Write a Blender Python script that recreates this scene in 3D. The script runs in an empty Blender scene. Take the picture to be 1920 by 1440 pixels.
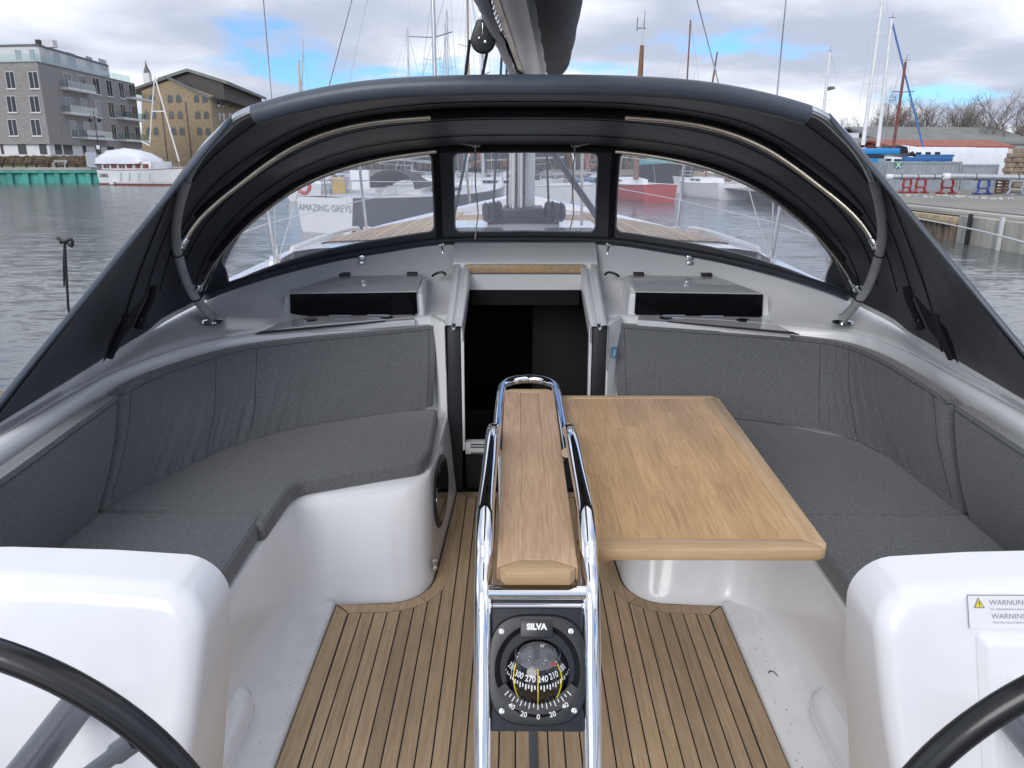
import bpy, bmesh, math, random
from mathutils import Vector, Matrix, noise
random.seed(7)
R = math.radians
scene = bpy.context.scene

# ------------------------------------------------------------------ camera, sky, sun, exposure
TILT = R(2.6)                                  # the yacht floats slightly bow-up
BOAT = Matrix.Rotation(TILT, 3, 'X')           # boat coordinates (x stbd, y bow, z up from cockpit sole) -> world
CAM_B = Vector((-0.044, 0.0, 1.6))
CAM = BOAT @ CAM_B
PITCH, YAW, FPX = R(16.0), R(0.32), 1442.0
WATER = -0.95
cam_d = bpy.data.cameras.new('camera')
cam_d.lens = 36 * FPX / 1920; cam_d.sensor_width = 36; cam_d.clip_end = 3000; cam_d.clip_start = 0.02
cam = bpy.data.objects.new('camera', cam_d)
cam.location = CAM; cam.rotation_euler = (R(90) - PITCH, 0, YAW)
scene.collection.objects.link(cam); scene.camera = cam
scene.render.resolution_x, scene.render.resolution_y = 1024, 768

SUN_EL, SUN_AZ = R(27), R(203)                 # azimuth clockwise from +Y (the bow): behind, a little to port
world = bpy.data.worlds.new('World'); scene.world = world; world.use_nodes = True
def build_world():
    nt = world.node_tree; nd = nt.nodes; lk = nt.links; nd.clear()
    out = nd.new('ShaderNodeOutputWorld'); bg = nd.new('ShaderNodeBackground'); bg.inputs['Strength'].default_value = 0.1
    sky = nd.new('ShaderNodeTexSky'); sky.sky_type = 'NISHITA'; sky.sun_disc = False
    sky.sun_elevation = SUN_EL; sky.sun_rotation = SUN_AZ; sky.air_density = 1.0; sky.dust_density = 0.6; sky.ozone_density = 1.6
    tc = nd.new('ShaderNodeTexCoord'); sp = nd.new('ShaderNodeSeparateXYZ'); lk.new(tc.outputs['Generated'], sp.inputs[0])
    def m(op, a, b=None, c=None):
        n = nd.new('ShaderNodeMath'); n.operation = op
        for i, v in enumerate((a, b, c)):
            if v is None: continue
            if isinstance(v, (int, float)): n.inputs[i].default_value = v
            else: lk.new(v, n.inputs[i])
        return n.outputs[0]
    zz = m('ADD', m('MAXIMUM', sp.outputs[2], 0.0), 0.16)
    cx = nd.new('ShaderNodeCombineXYZ'); lk.new(m('DIVIDE', sp.outputs[0], zz), cx.inputs[0]); lk.new(m('DIVIDE', sp.outputs[1], zz), cx.inputs[1])
    cx.inputs[2].default_value = SKY_SEED
    def nz(scale, det, rough, off=0.0, dist=0.0):
        mp = nd.new('ShaderNodeMapping'); mp.inputs['Location'].default_value = (off, off * .7, 0); mp.inputs['Rotation'].default_value = (0, 0, -.10); lk.new(cx.outputs[0], mp.inputs[0])
        n = nd.new('ShaderNodeTexNoise'); n.inputs['Scale'].default_value = scale; n.inputs['Detail'].default_value = det
        n.inputs['Roughness'].default_value = rough; n.inputs['Distortion'].default_value = dist
        lk.new(mp.outputs[0], n.inputs['Vector']); return n.outputs['Fac']
    def ramp(v, p0, p1, c0=(0, 0, 0, 1), c1=(1, 1, 1, 1)):
        r = nd.new('ShaderNodeValToRGB'); r.color_ramp.interpolation = 'EASE'
        r.color_ramp.elements[0].position = p0; r.color_ramp.elements[1].position = p1
        r.color_ramp.elements[0].color = c0; r.color_ramp.elements[1].color = c1
        lk.new(v, r.inputs[0]); return r.outputs[0]
    cover = ramp(nz(.85, 9, .52, SKY_OFF, .1), .375, .465)
    body = ramp(nz(.62, 6, .5, 3.1 + SKY_OFF, .1), .40, .62, (2.75, 3.05, 3.8, 1), (5.9, 6.05, 6.4, 1))
    mx = nd.new('ShaderNodeMix'); mx.data_type = 'RGBA'
    sat = nd.new('ShaderNodeMix'); sat.data_type = 'RGBA'; sat.blend_type = 'MULTIPLY'; sat.inputs[0].default_value = 1
    lk.new(sky.outputs[0], sat.inputs[6]); sat.inputs[7].default_value = (.36, .58, .90, 1)
    lk.new(cover, mx.inputs[0]); lk.new(sat.outputs[2], mx.inputs[6]); lk.new(body, mx.inputs[7])
    lk.new(mx.outputs[2], bg.inputs['Color']); lk.new(bg.outputs[0], out.inputs[0])
SKY_SEED, SKY_OFF = 6.1, 6.9
build_world()
sun_d = bpy.data.lights.new('sun', 'SUN'); sun_d.energy = 0.9; sun_d.angle = R(34); sun_d.color = (1, .975, .94)
sun = bpy.data.objects.new('sun', sun_d)
sv = Vector((math.sin(SUN_AZ) * math.cos(SUN_EL), math.cos(SUN_AZ) * math.cos(SUN_EL), math.sin(SUN_EL)))
sun.rotation_euler = sv.to_track_quat('Z', 'Y').to_euler(); scene.collection.objects.link(sun)
vs = scene.view_settings; vs.view_transform = 'Standard'; vs.look = 'None'; vs.exposure = 1.0; vs.gamma = 1; vs.use_curve_mapping = False
scene.cycles.max_bounces = 8; scene.cycles.transparent_max_bounces = 16; scene.cycles.caustics_reflective = False; scene.cycles.caustics_refractive = False

# ------------------------------------------------------------------ pixel -> world helper for far things (real distance given)
_f = Vector((-math.sin(YAW) * math.cos(PITCH), math.cos(YAW) * math.cos(PITCH), -math.sin(PITCH)))
_r = Vector((math.cos(YAW), math.sin(YAW), 0)); _u = _r.cross(_f)
def ray(px, py): return _f + _r * ((px - 960) / FPX) - _u * ((py - 720) / FPX)
def W(px, py, D):                               # on the plane y = D
    d = ray(px, py); return CAM + d * ((D - CAM.y) / d.y)
def WZ(px, py, z):                              # on the plane z
    d = ray(px, py); return CAM + d * ((z - CAM.z) / d.z)
class Face:                                     # an upright wall plane through two ground points
    def __init__(s, a, b):
        s.a = Vector((a.x, a.y, 0)); s.e = (Vector((b.x, b.y, 0)) - s.a); s.L = s.e.length; s.e /= s.L
        s.n = Vector((s.e.y, -s.e.x, 0))
        if s.n.dot(CAM - s.a) < 0: s.n = -s.n
    def hit(s, px, py):
        d = ray(px, py); p = CAM + d * ((s.a - CAM).dot(s.n) / d.dot(s.n)); return (p - s.a).dot(s.e), p.z
    def p(s, t, z, o=0.0): return s.a + s.e * t + s.n * o + Vector((0, 0, z))

# ------------------------------------------------------------------ materials
MAT = {}
def nodes(m): return m.node_tree.nodes, m.node_tree.links
def mat(name, col, rough=.5, metal=0.0, coat=0.0, var=0.0, vscale=8.0, bump=0.0, bscale=60.0, stretch=(1, 1, 1), rnd=0.0, spec=.5, detail=4.0, sheen=0.0, col2=None):
    m = bpy.data.materials.new(name); m.use_nodes = True; nd, lk = nodes(m); b = nd['Principled BSDF']
    b.inputs['Base Color'].default_value = (*col, 1); b.inputs['Roughness'].default_value = rough; b.inputs['Metallic'].default_value = metal
    b.inputs['Coat Weight'].default_value = coat; b.inputs['Coat Roughness'].default_value = .06; b.inputs['Specular IOR Level'].default_value = spec
    b.inputs['Sheen Weight'].default_value = sheen
    tc = nd.new('ShaderNodeTexCoord'); mp = nd.new('ShaderNodeMapping'); mp.inputs['Scale'].default_value = stretch
    lk.new(tc.outputs['Object'], mp.inputs[0]); vec = mp.outputs[0]
    if rnd > 0:
        oi = nd.new('ShaderNodeObjectInfo'); ad = nd.new('ShaderNodeVectorMath'); ad.operation = 'MULTIPLY_ADD'
        cb = nd.new('ShaderNodeCombineXYZ')
        for i in range(3): lk.new(oi.outputs['Random'], cb.inputs[i])
        lk.new(cb.outputs[0], ad.inputs[0]); ad.inputs[1].default_value = (37, 53, 71); lk.new(vec, ad.inputs[2]); vec = ad.outputs[0]
    if var > 0 or rnd > 0:
        n = nd.new('ShaderNodeTexNoise'); n.inputs['Scale'].default_value = vscale; n.inputs['Detail'].default_value = detail; n.inputs['Roughness'].default_value = .6
        lk.new(vec, n.inputs['Vector'])
        mr = nd.new('ShaderNodeMapRange'); mr.inputs[1].default_value = .3; mr.inputs[2].default_value = .7; lk.new(n.outputs['Fac'], mr.inputs[0])
        mix = nd.new('ShaderNodeMix'); mix.data_type = 'RGBA'
        lo = tuple(max(0, c * (1 - var)) for c in col); hi = tuple(min(1, c * (1 + var)) for c in col) if col2 is None else col2
        mix.inputs[6].default_value = (*lo, 1); mix.inputs[7].default_value = (*hi, 1); lk.new(mr.outputs[0], mix.inputs[0]); c = mix.outputs[2]
        if rnd > 0:
            mu = nd.new('ShaderNodeMix'); mu.data_type = 'RGBA'; mu.blend_type = 'MULTIPLY'; mu.inputs[0].default_value = 1
            r2 = nd.new('ShaderNodeMapRange'); r2.inputs[3].default_value = 1 - rnd; r2.inputs[4].default_value = 1 + rnd * .7; lk.new(oi.outputs['Random'], r2.inputs[0])
            lk.new(c, mu.inputs[6]); cc = nd.new('ShaderNodeCombineColor')
            for i in range(3): lk.new(r2.outputs[0], cc.inputs[i])
            lk.new(cc.outputs[0], mu.inputs[7]); c = mu.outputs[2]
        lk.new(c, b.inputs['Base Color'])
    if bump > 0:
        n2 = nd.new('ShaderNodeTexNoise'); n2.inputs['Scale'].default_value = bscale; n2.inputs['Detail'].default_value = 3; lk.new(vec, n2.inputs['Vector'])
        bp = nd.new('ShaderNodeBump'); bp.inputs['Strength'].default_value = bump; bp.inputs['Distance'].default_value = .01
        lk.new(n2.outputs['Fac'], bp.inputs['Height']); lk.new(bp.outputs[0], b.inputs['Normal'])
    MAT[name] = m; return m
def wood(name, col, dark, rough, coat, gscale, rnd):
    """grain along object Y"""
    m = mat(name, col, rough, coat=coat); nd, lk = nodes(m); b = nd['Principled BSDF']
    tc = nd.new('ShaderNodeTexCoord'); oi = nd.new('ShaderNodeObjectInfo')
    mp = nd.new('ShaderNodeMapping'); mp.inputs['Scale'].default_value = (gscale, gscale * .055, gscale)
    cb = nd.new('ShaderNodeCombineXYZ')
    for i in range(3): lk.new(oi.outputs['Random'], cb.inputs[i])
    ad = nd.new('ShaderNodeVectorMath'); ad.operation = 'MULTIPLY_ADD'; ad.inputs[1].default_value = (91, 47, 33)
    lk.new(cb.outputs[0], ad.inputs[0]); lk.new(tc.outputs['Object'], mp.inputs[0]); lk.new(mp.outputs[0], ad.inputs[2])
    n = nd.new('ShaderNodeTexNoise'); n.inputs['Scale'].default_value = 1.0; n.inputs['Detail'].default_value = 6; n.inputs['Roughness'].default_value = .62; n.inputs['Distortion'].default_value = .5
    lk.new(ad.outputs[0], n.inputs['Vector'])
    n3 = nd.new('ShaderNodeTexNoise'); n3.inputs['Scale'].default_value = 7; n3.inputs['Detail'].default_value = 3
    lk.new(tc.outputs['Object'], n3.inputs['Vector'])
    mr = nd.new('ShaderNodeMapRange'); mr.inputs[1].default_value = .36; mr.inputs[2].default_value = .62; lk.new(n.outputs['Fac'], mr.inputs[0])
    mix = nd.new('ShaderNodeMix'); mix.data_type = 'RGBA'; mix.inputs[6].default_value = (*dark, 1); mix.inputs[7].default_value = (*col, 1); lk.new(mr.outputs[0], mix.inputs[0])
    mu = nd.new('ShaderNodeMix'); mu.data_type = 'RGBA'; mu.blend_type = 'MULTIPLY'; mu.inputs[0].default_value = 1
    sm = nd.new('ShaderNodeMath'); sm.operation = 'MULTIPLY_ADD'; sm.inputs[1].default_value = rnd; sm.inputs[2].default_value = 1 - rnd * .6; lk.new(oi.outputs['Random'], sm.inputs[0])
    s2 = nd.new('ShaderNodeMath'); s2.operation = 'MULTIPLY_ADD'; s2.inputs[1].default_value = .25; lk.new(n3.outputs['Fac'], s2.inputs[0]); 
    s3 = nd.new('ShaderNodeMath'); s3.operation = 'ADD'; s3.inputs[1].default_value = -.125; lk.new(sm.outputs[0], s3.inputs[0]); lk.new(s3.outputs[0], s2.inputs[2])
    cc = nd.new('ShaderNodeCombineColor')
    for i in range(3): lk.new(s2.outputs[0], cc.inputs[i])
    lk.new(mix.outputs[2], mu.inputs[6]); lk.new(cc.outputs[0], mu.inputs[7]); lk.new(mu.outputs[2], b.inputs['Base Color'])
    bp = nd.new('ShaderNodeBump'); bp.inputs['Strength'].default_value = .12; bp.inputs['Distance'].default_value = .004
    lk.new(n.outputs['Fac'], bp.inputs['Height']); lk.new(bp.outputs[0], b.inputs['Normal']); return m
mat('gelcoat', (.84, .85, .875), .22, coat=.5, var=.03, vscale=3)
mat('gelcoat_matt', (.78, .785, .81), .5, var=.05, vscale=14, bump=.05, bscale=300)
def nonskid():
    m = mat('nonskid', (.72, .73, .76), .55); nd, lk = nodes(m); b = nd['Principled BSDF']
    tc = nd.new('ShaderNodeTexCoord'); v = nd.new('ShaderNodeTexVoronoi'); v.inputs['Scale'].default_value = 130; v.inputs['Randomness'].default_value = 0.05
    lk.new(tc.outputs['Object'], v.inputs['Vector']); bp = nd.new('ShaderNodeBump'); bp.inputs['Strength'].default_value = .9; bp.inputs['Distance'].default_value = .004; bp.invert = True
    lk.new(v.outputs['Distance'], bp.inputs['Height']); lk.new(bp.outputs[0], b.inputs['Normal'])
nonskid()
def fabric():
    m = mat('cushion_fabric', (.075, .078, .085), .9, sheen=.25); nd, lk = nodes(m); b = nd['Principled BSDF']
    b.inputs['Sheen Roughness'].default_value = .5
    tc = nd.new('ShaderNodeTexCoord'); acc = None
    outs = []
    for sc in ((620, 90, 620), (90, 620, 200), (300, 300, 300)):
        mp = nd.new('ShaderNodeMapping'); mp.inputs['Scale'].default_value = sc; lk.new(tc.outputs['Object'], mp.inputs[0])
        n = nd.new('ShaderNodeTexNoise'); n.inputs['Scale'].default_value = 1; n.inputs['Detail'].default_value = 2; lk.new(mp.outputs[0], n.inputs['Vector']); outs.append(n.outputs['Fac'])
    a = nd.new('ShaderNodeMath'); a.operation = 'ADD'; lk.new(outs[0], a.inputs[0]); lk.new(outs[1], a.inputs[1])
    c = nd.new('ShaderNodeMath'); c.operation = 'ADD'; lk.new(a.outputs[0], c.inputs[0]); lk.new(outs[2], c.inputs[1])
    mr = nd.new('ShaderNodeMapRange'); mr.inputs[1].default_value = 1.2; mr.inputs[2].default_value = 1.8; lk.new(c.outputs[0], mr.inputs[0])
    mix = nd.new('ShaderNodeMix'); mix.data_type = 'RGBA'; mix.inputs[6].default_value = (.08, .083, .092, 1); mix.inputs[7].default_value = (.18, .186, .198, 1)
    lk.new(mr.outputs[0], mix.inputs[0]); lk.new(mix.outputs[2], b.inputs['Base Color'])
    bp = nd.new('ShaderNodeBump'); bp.inputs['Strength'].default_value = .25; bp.inputs['Distance'].default_value = .002; lk.new(c.outputs[0], bp.inputs['Height']); lk.new(bp.outputs[0], b.inputs['Normal'])
fabric()
mat('canvas', (.024, .028, .043), .52, var=.25, vscale=7, bump=.35, bscale=7, sheen=.15)
mat('seam_dark', (.05, .053, .06), .9)
mat('canvas_fold', (.008, .0085, .012), .9)
mat('leather_roll', (.075, .092, .12), .38, var=.12, vscale=6, bump=.06, bscale=40)
mat('leather_tube', (.40, .41, .425), .36, var=.15, vscale=20, bump=.1, bscale=90)
mat('chrome', (.86, .87, .88), .045, 1.0, bump=.02, bscale=14)
mat('stainless', (.70, .71, .72), .2, 1.0, var=.1, vscale=30)
mat('stainless_warm', (.62, .58, .50), .25, 1.0, var=.1, vscale=30)
wood('teak_deck', (.52, .375, .235), (.40, .28, .17), .65, 0, 90, .34)
wood('teak_table', (.66, .425, .22), (.51, .31, .15), .42, .12, 150, .20)
wood('teak_board', (.62, .425, .275), (.48, .305, .185), .5, .06, 170, .07)
wood('teak_edge', (.62, .43, .25), (.50, .33, .18), .42, .15, 60, .08)
mat('caulk', (.012, .011, .014), .6)
mat('black_glass', (.004, .004, .006), .03, coat=.6)
mat('window_black', (.003, .003, .004), .05, spec=.12)
mat('sky_sheen_panel', (.70, .71, .74), .08, coat=.6)  # pale grey puts the sky's reflection on dark window lids into the colour
mat('black_plastic', (.018, .019, .023), .38, var=.2, vscale=40)
mat('anthracite', (.012, .014, .02), .45)
mat('rubber_black', (.01, .01, .011), .32, coat=.25, var=.2, vscale=30)
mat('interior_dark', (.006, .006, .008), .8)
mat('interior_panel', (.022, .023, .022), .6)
mat('white_paint', (.80, .80, .80), .4)
mat('print_white', (.85, .85, .87), .5)
mat('print_grey', (.28, .29, .36), .5)
mat('print_yellow', (.85, .68, .02), .5)
mat('print_red', (.5, .03, .03), .5)
mat('tag_blue', (.01, .16, .30), .6)
mat('rope_white', (.68, .68, .66), .8, var=.25, vscale=120, bump=.4, bscale=300)
mat('rope_dark', (.03, .035, .045), .8, var=.3, vscale=120)
mat('alloy', (.55, .57, .60), .35, .85, var=.1, vscale=4)
mat('spoke_grey', (.16, .17, .19), .3, .6)
mat('alloy_paint', (.74, .75, .77), .3, .05, var=.08, vscale=3)
mat('sail_bag', (.055, .058, .068), .75, var=.2, vscale=9, bump=.2, bscale=12)
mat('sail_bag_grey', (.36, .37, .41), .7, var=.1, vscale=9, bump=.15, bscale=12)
mat('sail_dark', (.09, .09, .10), .6, var=.25, vscale=14, bump=.3, bscale=20)
def vinyl():
    m = bpy.data.materials.new('clear_vinyl'); m.use_nodes = True; nd, lk = nodes(m); nd.clear()
    o = nd.new('ShaderNodeOutputMaterial'); tr = nd.new('ShaderNodeBsdfTransparent'); gl = nd.new('ShaderNodeBsdfGlossy'); df = nd.new('ShaderNodeBsdfTranslucent')
    tr.inputs[0].default_value = (.95, .955, .98, 1); gl.inputs['Roughness'].default_value = .06; df.inputs[0].default_value = (.9, .92, .97, 1)
    tc = nd.new('ShaderNodeTexCoord'); n = nd.new('ShaderNodeTexNoise'); n.inputs['Scale'].default_value = 9; n.inputs['Detail'].default_value = 5; n.inputs['Distortion'].default_value = 1.5; lk.new(tc.outputs['Object'], n.inputs['Vector'])
    bp = nd.new('ShaderNodeBump'); bp.inputs['Strength'].default_value = .45; bp.inputs['Distance'].default_value = .02; lk.new(n.outputs['Fac'], bp.inputs['Height'])
    lk.new(bp.outputs[0], gl.inputs['Normal'])
    m1 = nd.new('ShaderNodeMixShader'); m1.inputs[0].default_value = .20; lk.new(tr.outputs[0], m1.inputs[1]); lk.new(df.outputs[0], m1.inputs[2])
    fr = nd.new('ShaderNodeLayerWeight'); fr.inputs[0].default_value = .22; m2 = nd.new('ShaderNodeMixShader'); lk.new(fr.outputs['Fresnel'], m2.inputs[0])
    lk.new(m1.outputs[0], m2.inputs[1]); lk.new(gl.outputs[0], m2.inputs[2]); lk.new(m2.outputs[0], o.inputs[0]); MAT['clear_vinyl'] = m
vinyl()
def glass(name, tint, amount=.25, rough=.02):
    m = bpy.data.materials.new(name); m.use_nodes = True; nd, lk = nodes(m); nd.clear()
    o = nd.new('ShaderNodeOutputMaterial'); tr = nd.new('ShaderNodeBsdfTransparent'); gl = nd.new('ShaderNodeBsdfGlossy')
    tr.inputs[0].default_value = (*tint, 1); gl.inputs['Roughness'].default_value = rough
    m2 = nd.new('ShaderNodeMixShader'); m2.inputs[0].default_value = amount; lk.new(tr.outputs[0], m2.inputs[1]); lk.new(gl.outputs[0], m2.inputs[2]); lk.new(m2.outputs[0], o.inputs[0]); MAT[name] = m
glass('balcony_glass', (.72, .86, .84), .22)
def water_mat():
    """wave slopes taken straight from noise, so that far water stays rippled instead of turning into a mirror"""
    m = mat('water', (.10, .112, .112), .16, spec=.5); nd, lk = nodes(m); b = nd['Principled BSDF']; b.inputs['IOR'].default_value = 1.33
    tc = nd.new('ShaderNodeTexCoord'); acc = None
    for sc, amp in (((.35, .8, 1), .10), ((1.3, 3.6, 1), .20), ((4, 11, 1), .20)):
        mp = nd.new('ShaderNodeMapping'); mp.inputs['Scale'].default_value = sc; mp.inputs['Rotation'].default_value = (0, 0, .25); lk.new(tc.outputs['Object'], mp.inputs[0])
        n = nd.new('ShaderNodeTexNoise'); n.inputs['Scale'].default_value = 1; n.inputs['Detail'].default_value = 3; n.inputs['Distortion'].default_value = .6; lk.new(mp.outputs[0], n.inputs['Vector'])
        sb = nd.new('ShaderNodeVectorMath'); sb.operation = 'SUBTRACT'; sb.inputs[1].default_value = (.5, .5, .5); lk.new(n.outputs['Color'], sb.inputs[0])
        ml = nd.new('ShaderNodeVectorMath'); ml.operation = 'MULTIPLY_ADD'; ml.inputs[1].default_value = (amp * .6, amp * 1.3, 0); lk.new(sb.outputs[0], ml.inputs[0])
        if acc is None: ml.inputs[2].default_value = (0, 0, 1)
        else: lk.new(acc, ml.inputs[2])
        acc = ml.outputs[0]
    nm = nd.new('ShaderNodeVectorMath'); nm.operation = 'NORMALIZE'; lk.new(acc, nm.inputs[0]); lk.new(nm.outputs[0], b.inputs['Normal'])
water_mat()

# ------------------------------------------------------------------ mesh helpers
def cat(pts, n):
    """catmull-rom through pts (Vectors), n samples"""
    P = [Vector(p) for p in pts]; k = len(P) - 1; out = []
    for i in range(n):
        t = i / (n - 1) * k; j = min(int(t), k - 1); f = t - j
        p1, p2 = P[j], P[j + 1]; p0 = P[j - 1] if j > 0 else p1 * 2 - p2; p3 = P[j + 2] if j + 2 <= k else p2 * 2 - p1
        out.append(.5 * ((2 * p1) + (p2 - p0) * f + (2 * p0 - 5 * p1 + 4 * p2 - p3) * f * f + (3 * p1 - p0 - 3 * p2 + p3) * f ** 3))
    return out
class MB:
    def __init__(s): s.v = []; s.f = []
    def add(s, vs_, fs): o = len(s.v); s.v += [Vector(v) for v in vs_]; s.f += [tuple(i + o for i in f) for f in fs]; return s
    def box(s, c, d, rz=0.0, M=None):
        c = Vector(c); x, y, z = d[0] / 2, d[1] / 2, d[2] / 2
        m = M if M is not None else Matrix.Rotation(rz, 3, 'Z')
        vs_ = [c + m @ Vector((a * x, b * y, e * z)) for a in (-1, 1) for b in (-1, 1) for e in (-1, 1)]
        return s.add(vs_, [(0, 1, 3, 2), (4, 6, 7, 5), (0, 4, 5, 1), (2, 3, 7, 6), (0, 2, 6, 4), (1, 5, 7, 3)])
    def hexa(s, p): return s.add(p, [(0, 3, 2, 1), (4, 5, 6, 7), (0, 1, 5, 4), (1, 2, 6, 5), (2, 3, 7, 6), (3, 0, 4, 7)])
    def grid(s, rows, close=False):
        n = len(rows[0]); vs_ = [p for r in rows for p in r]; fs = []
        for i in range(len(rows) - 1):
            for j in range(n - (0 if close else 1)):
                k = (j + 1) % n; fs.append((i * n + j, i * n + k, (i + 1) * n + k, (i + 1) * n + j))
        return s.add(vs_, fs)
    def tube(s, path, r, seg=10, cap=True, rs=None):
        P = [Vector(p) for p in path]; rows = []; up = None
        for i, p in enumerate(P):
            t = (P[min(i + 1, len(P) - 1)] - P[max(i - 1, 0)]).normalized()
            if up is None:
                up = Vector((0, 0, 1)) if abs(t.z) < .9 else Vector((1, 0, 0))
            a = t.cross(up); 
            if a.length < 1e-6: a = t.orthogonal()
            a.normalize(); b = a.cross(t).normalized(); up = b
            rr = r if rs is None else rs[i]
            rows.append([p + (a * math.cos(q) + b * math.sin(q)) * rr for q in [2 * math.pi * k / seg for k in range(seg)]])
        o = len(s.v); s.grid(rows, True)
        if cap:
            s.f.append(tuple(o + k for k in range(seg))); s.f.append(tuple(o + (len(P) - 1) * seg + k for k in range(seg - 1, -1, -1)))
        return s
    def prism(s, poly, h):
        """poly of Vectors, extruded by vector h"""
        n = len(poly); h = Vector(h); P = [Vector(p) for p in poly]
        return s.add(P + [p + h for p in P], [tuple(range(n - 1, -1, -1)), tuple(range(n, 2 * n))] + [(i, (i + 1) % n, n + (i + 1) % n, n + i) for i in range(n)])
    def lathe(s, prof, c, ax=Vector((0, 0, 1)), seg=20):
        c = Vector(c); ax = Vector(ax).normalized(); a = ax.orthogonal().normalized(); b = ax.cross(a)
        return s.grid([[c + ax * h + (a * math.cos(q) + b * math.sin(q)) * r for q in [2 * math.pi * k / seg for k in range(seg)]] for r, h in prof], True)
    def torus(s, c, ax, R0, r, n=64, seg=12):
        c = Vector(c); ax = Vector(ax).normalized(); a = ax.orthogonal().normalized(); b = ax.cross(a); rows = []
        for i in range(n + 1):
            q = 2 * math.pi * i / n; d = a * math.cos(q) + b * math.sin(q)
            rows.append([c + d * (R0 + r * math.cos(w)) + ax * r * math.sin(w) for w in [2 * math.pi * k / seg for k in range(seg)]])
        return s.grid(rows, True)
    def mirror(s):
        o = MB(); o.v = [Vector((-v.x, v.y, v.z)) for v in s.v]; o.f = [tuple(reversed(f)) for f in s.f]; return o
    def join(s, o): return s.add(o.v, o.f)
    def mesh(s, name, base=Vector((0, 0, 0)), bevel=0, seg=2, smooth=40, weld=True, bang=None):
        bm = bmesh.new(); vs_ = [bm.verts.new(v - base) for v in s.v]
        for f in s.f:
            try: bm.faces.new([vs_[i] for i in f])
            except ValueError: pass
        if weld: bmesh.ops.remove_doubles(bm, verts=bm.verts, dist=1e-5)
        bmesh.ops.recalc_face_normals(bm, faces=bm.faces)
        if bevel:
            lim = R(30) if bang is None else bang
            es = [e for e in bm.edges if len(e.link_faces) == 2 and e.calc_face_angle(0) > lim]
            bmesh.ops.bevel(bm, geom=es, offset=bevel, segments=seg, profile=.5, affect='EDGES', clamp_overlap=True)
        me = bpy.data.meshes.new(name); bm.to_mesh(me); bm.free()
        if smooth:
            me.polygons.foreach_set('use_smooth', [True] * len(me.polygons)); me.set_sharp_from_angle(angle=R(smooth))
        return me
COL = scene.collection
class Thing:
    def __init__(s, name, label, category, base=(0, 0, 0), group=None, boat=False, kind=None):
        s.base = Vector(base); s.boat = boat
        s.o = bpy.data.objects.new(name, None); s.o.empty_display_size = .1; COL.objects.link(s.o); s._place(s.o); _tag(s.o, label, category, group, kind)
    def _place(s, o):
        if s.boat: o.location = BOAT @ s.base; o.rotation_euler = (TILT, 0, 0)
        else: o.location = s.base
    def part(s, name, mb, m, parent=None, label=None, kind=None, **kw):
        me = mb.mesh(name, s.base, **kw) if isinstance(mb, MB) else mb
        if not me.materials: me.materials.append(MAT[m])
        o = bpy.data.objects.new(name, me); COL.objects.link(o); o.parent = parent if parent is not None else s.o
        if label: o['label'] = label
        if kind: o['kind'] = kind
        return o
def _tag(o, label, category, group, kind):
    if label: o['label'] = label
    if category: o['category'] = category
    if group: o['group'] = group
    if kind: o['kind'] = kind
def solo(name, label, category, mb, m, base=None, group=None, boat=False, kind=None, **kw):
    if base is None: base = Vector((sum(v.x for v in mb.v) / len(mb.v), sum(v.y for v in mb.v) / len(mb.v), min(v.z for v in mb.v)))
    base = Vector(base); me = mb.mesh(name, base, **kw); me.materials.append(MAT[m]); o = bpy.data.objects.new(name, me); COL.objects.link(o)
    if boat: o.location = BOAT @ base; o.rotation_euler = (TILT, 0, 0)
    else: o.location = base
    _tag(o, label, category, group, kind); return o
def child(o, name, mb, m, **kw):                # a part under a boat thing that is one mesh
    me = mb.mesh(name, BOAT.transposed() @ o.location, **kw); me.materials.append(MAT[m]); c = bpy.data.objects.new(name, me); COL.objects.link(c); c.parent = o; return c
def copy_thing(src, loc, rz, label, scale=1.0):
    r = src.copy(); COL.objects.link(r); r.location = loc; r.rotation_euler = (0, 0, rz); r.scale = (scale,) * 3; r['label'] = label
    for ch in list(src.children):
        c = ch.copy(); COL.objects.link(c); c.parent = r
        for g in ch.children: d = g.copy(); COL.objects.link(d); d.parent = c
    return r
def text_mb(txt, size, fn, bold=0.0, align='CENTER', shear=0.0, spacing=1.0):
    """flat lettering; fn maps (a,b) in the text plane to a point"""
    cu = bpy.data.curves.new('t', 'FONT'); cu.body = txt; cu.size = size; cu.align_x = align; cu.align_y = 'CENTER'; cu.offset = bold; cu.shear = shear; cu.space_character = spacing; cu.resolution_u = 3
    ob = bpy.data.objects.new('t', cu); me = ob.to_mesh(); mb = MB()
    mb.add([fn(v.co.x, v.co.y) for v in me.vertices], [tuple(p.vertices) for p in me.polygons]); ob.to_mesh_clear(); bpy.data.objects.remove(ob); bpy.data.curves.remove(cu); return mb
def arc(cx, cy, r, a0, a1, n): return [(cx + r * math.cos(R(a0 + (a1 - a0) * i / n)), cy + r * math.sin(R(a0 + (a1 - a0) * i / n))) for i in range(n + 1)]
def rrect(x0, x1, y0, y1, r, n=4):
    return arc(x1 - r, y1 - r, r, 0, 90, n) + arc(x0 + r, y1 - r, r, 90, 180, n) + arc(x0 + r, y0 + r, r, 180, 270, n) + arc(x1 - r, y0 + r, r, 270, 360, n)
V = Vector
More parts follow.
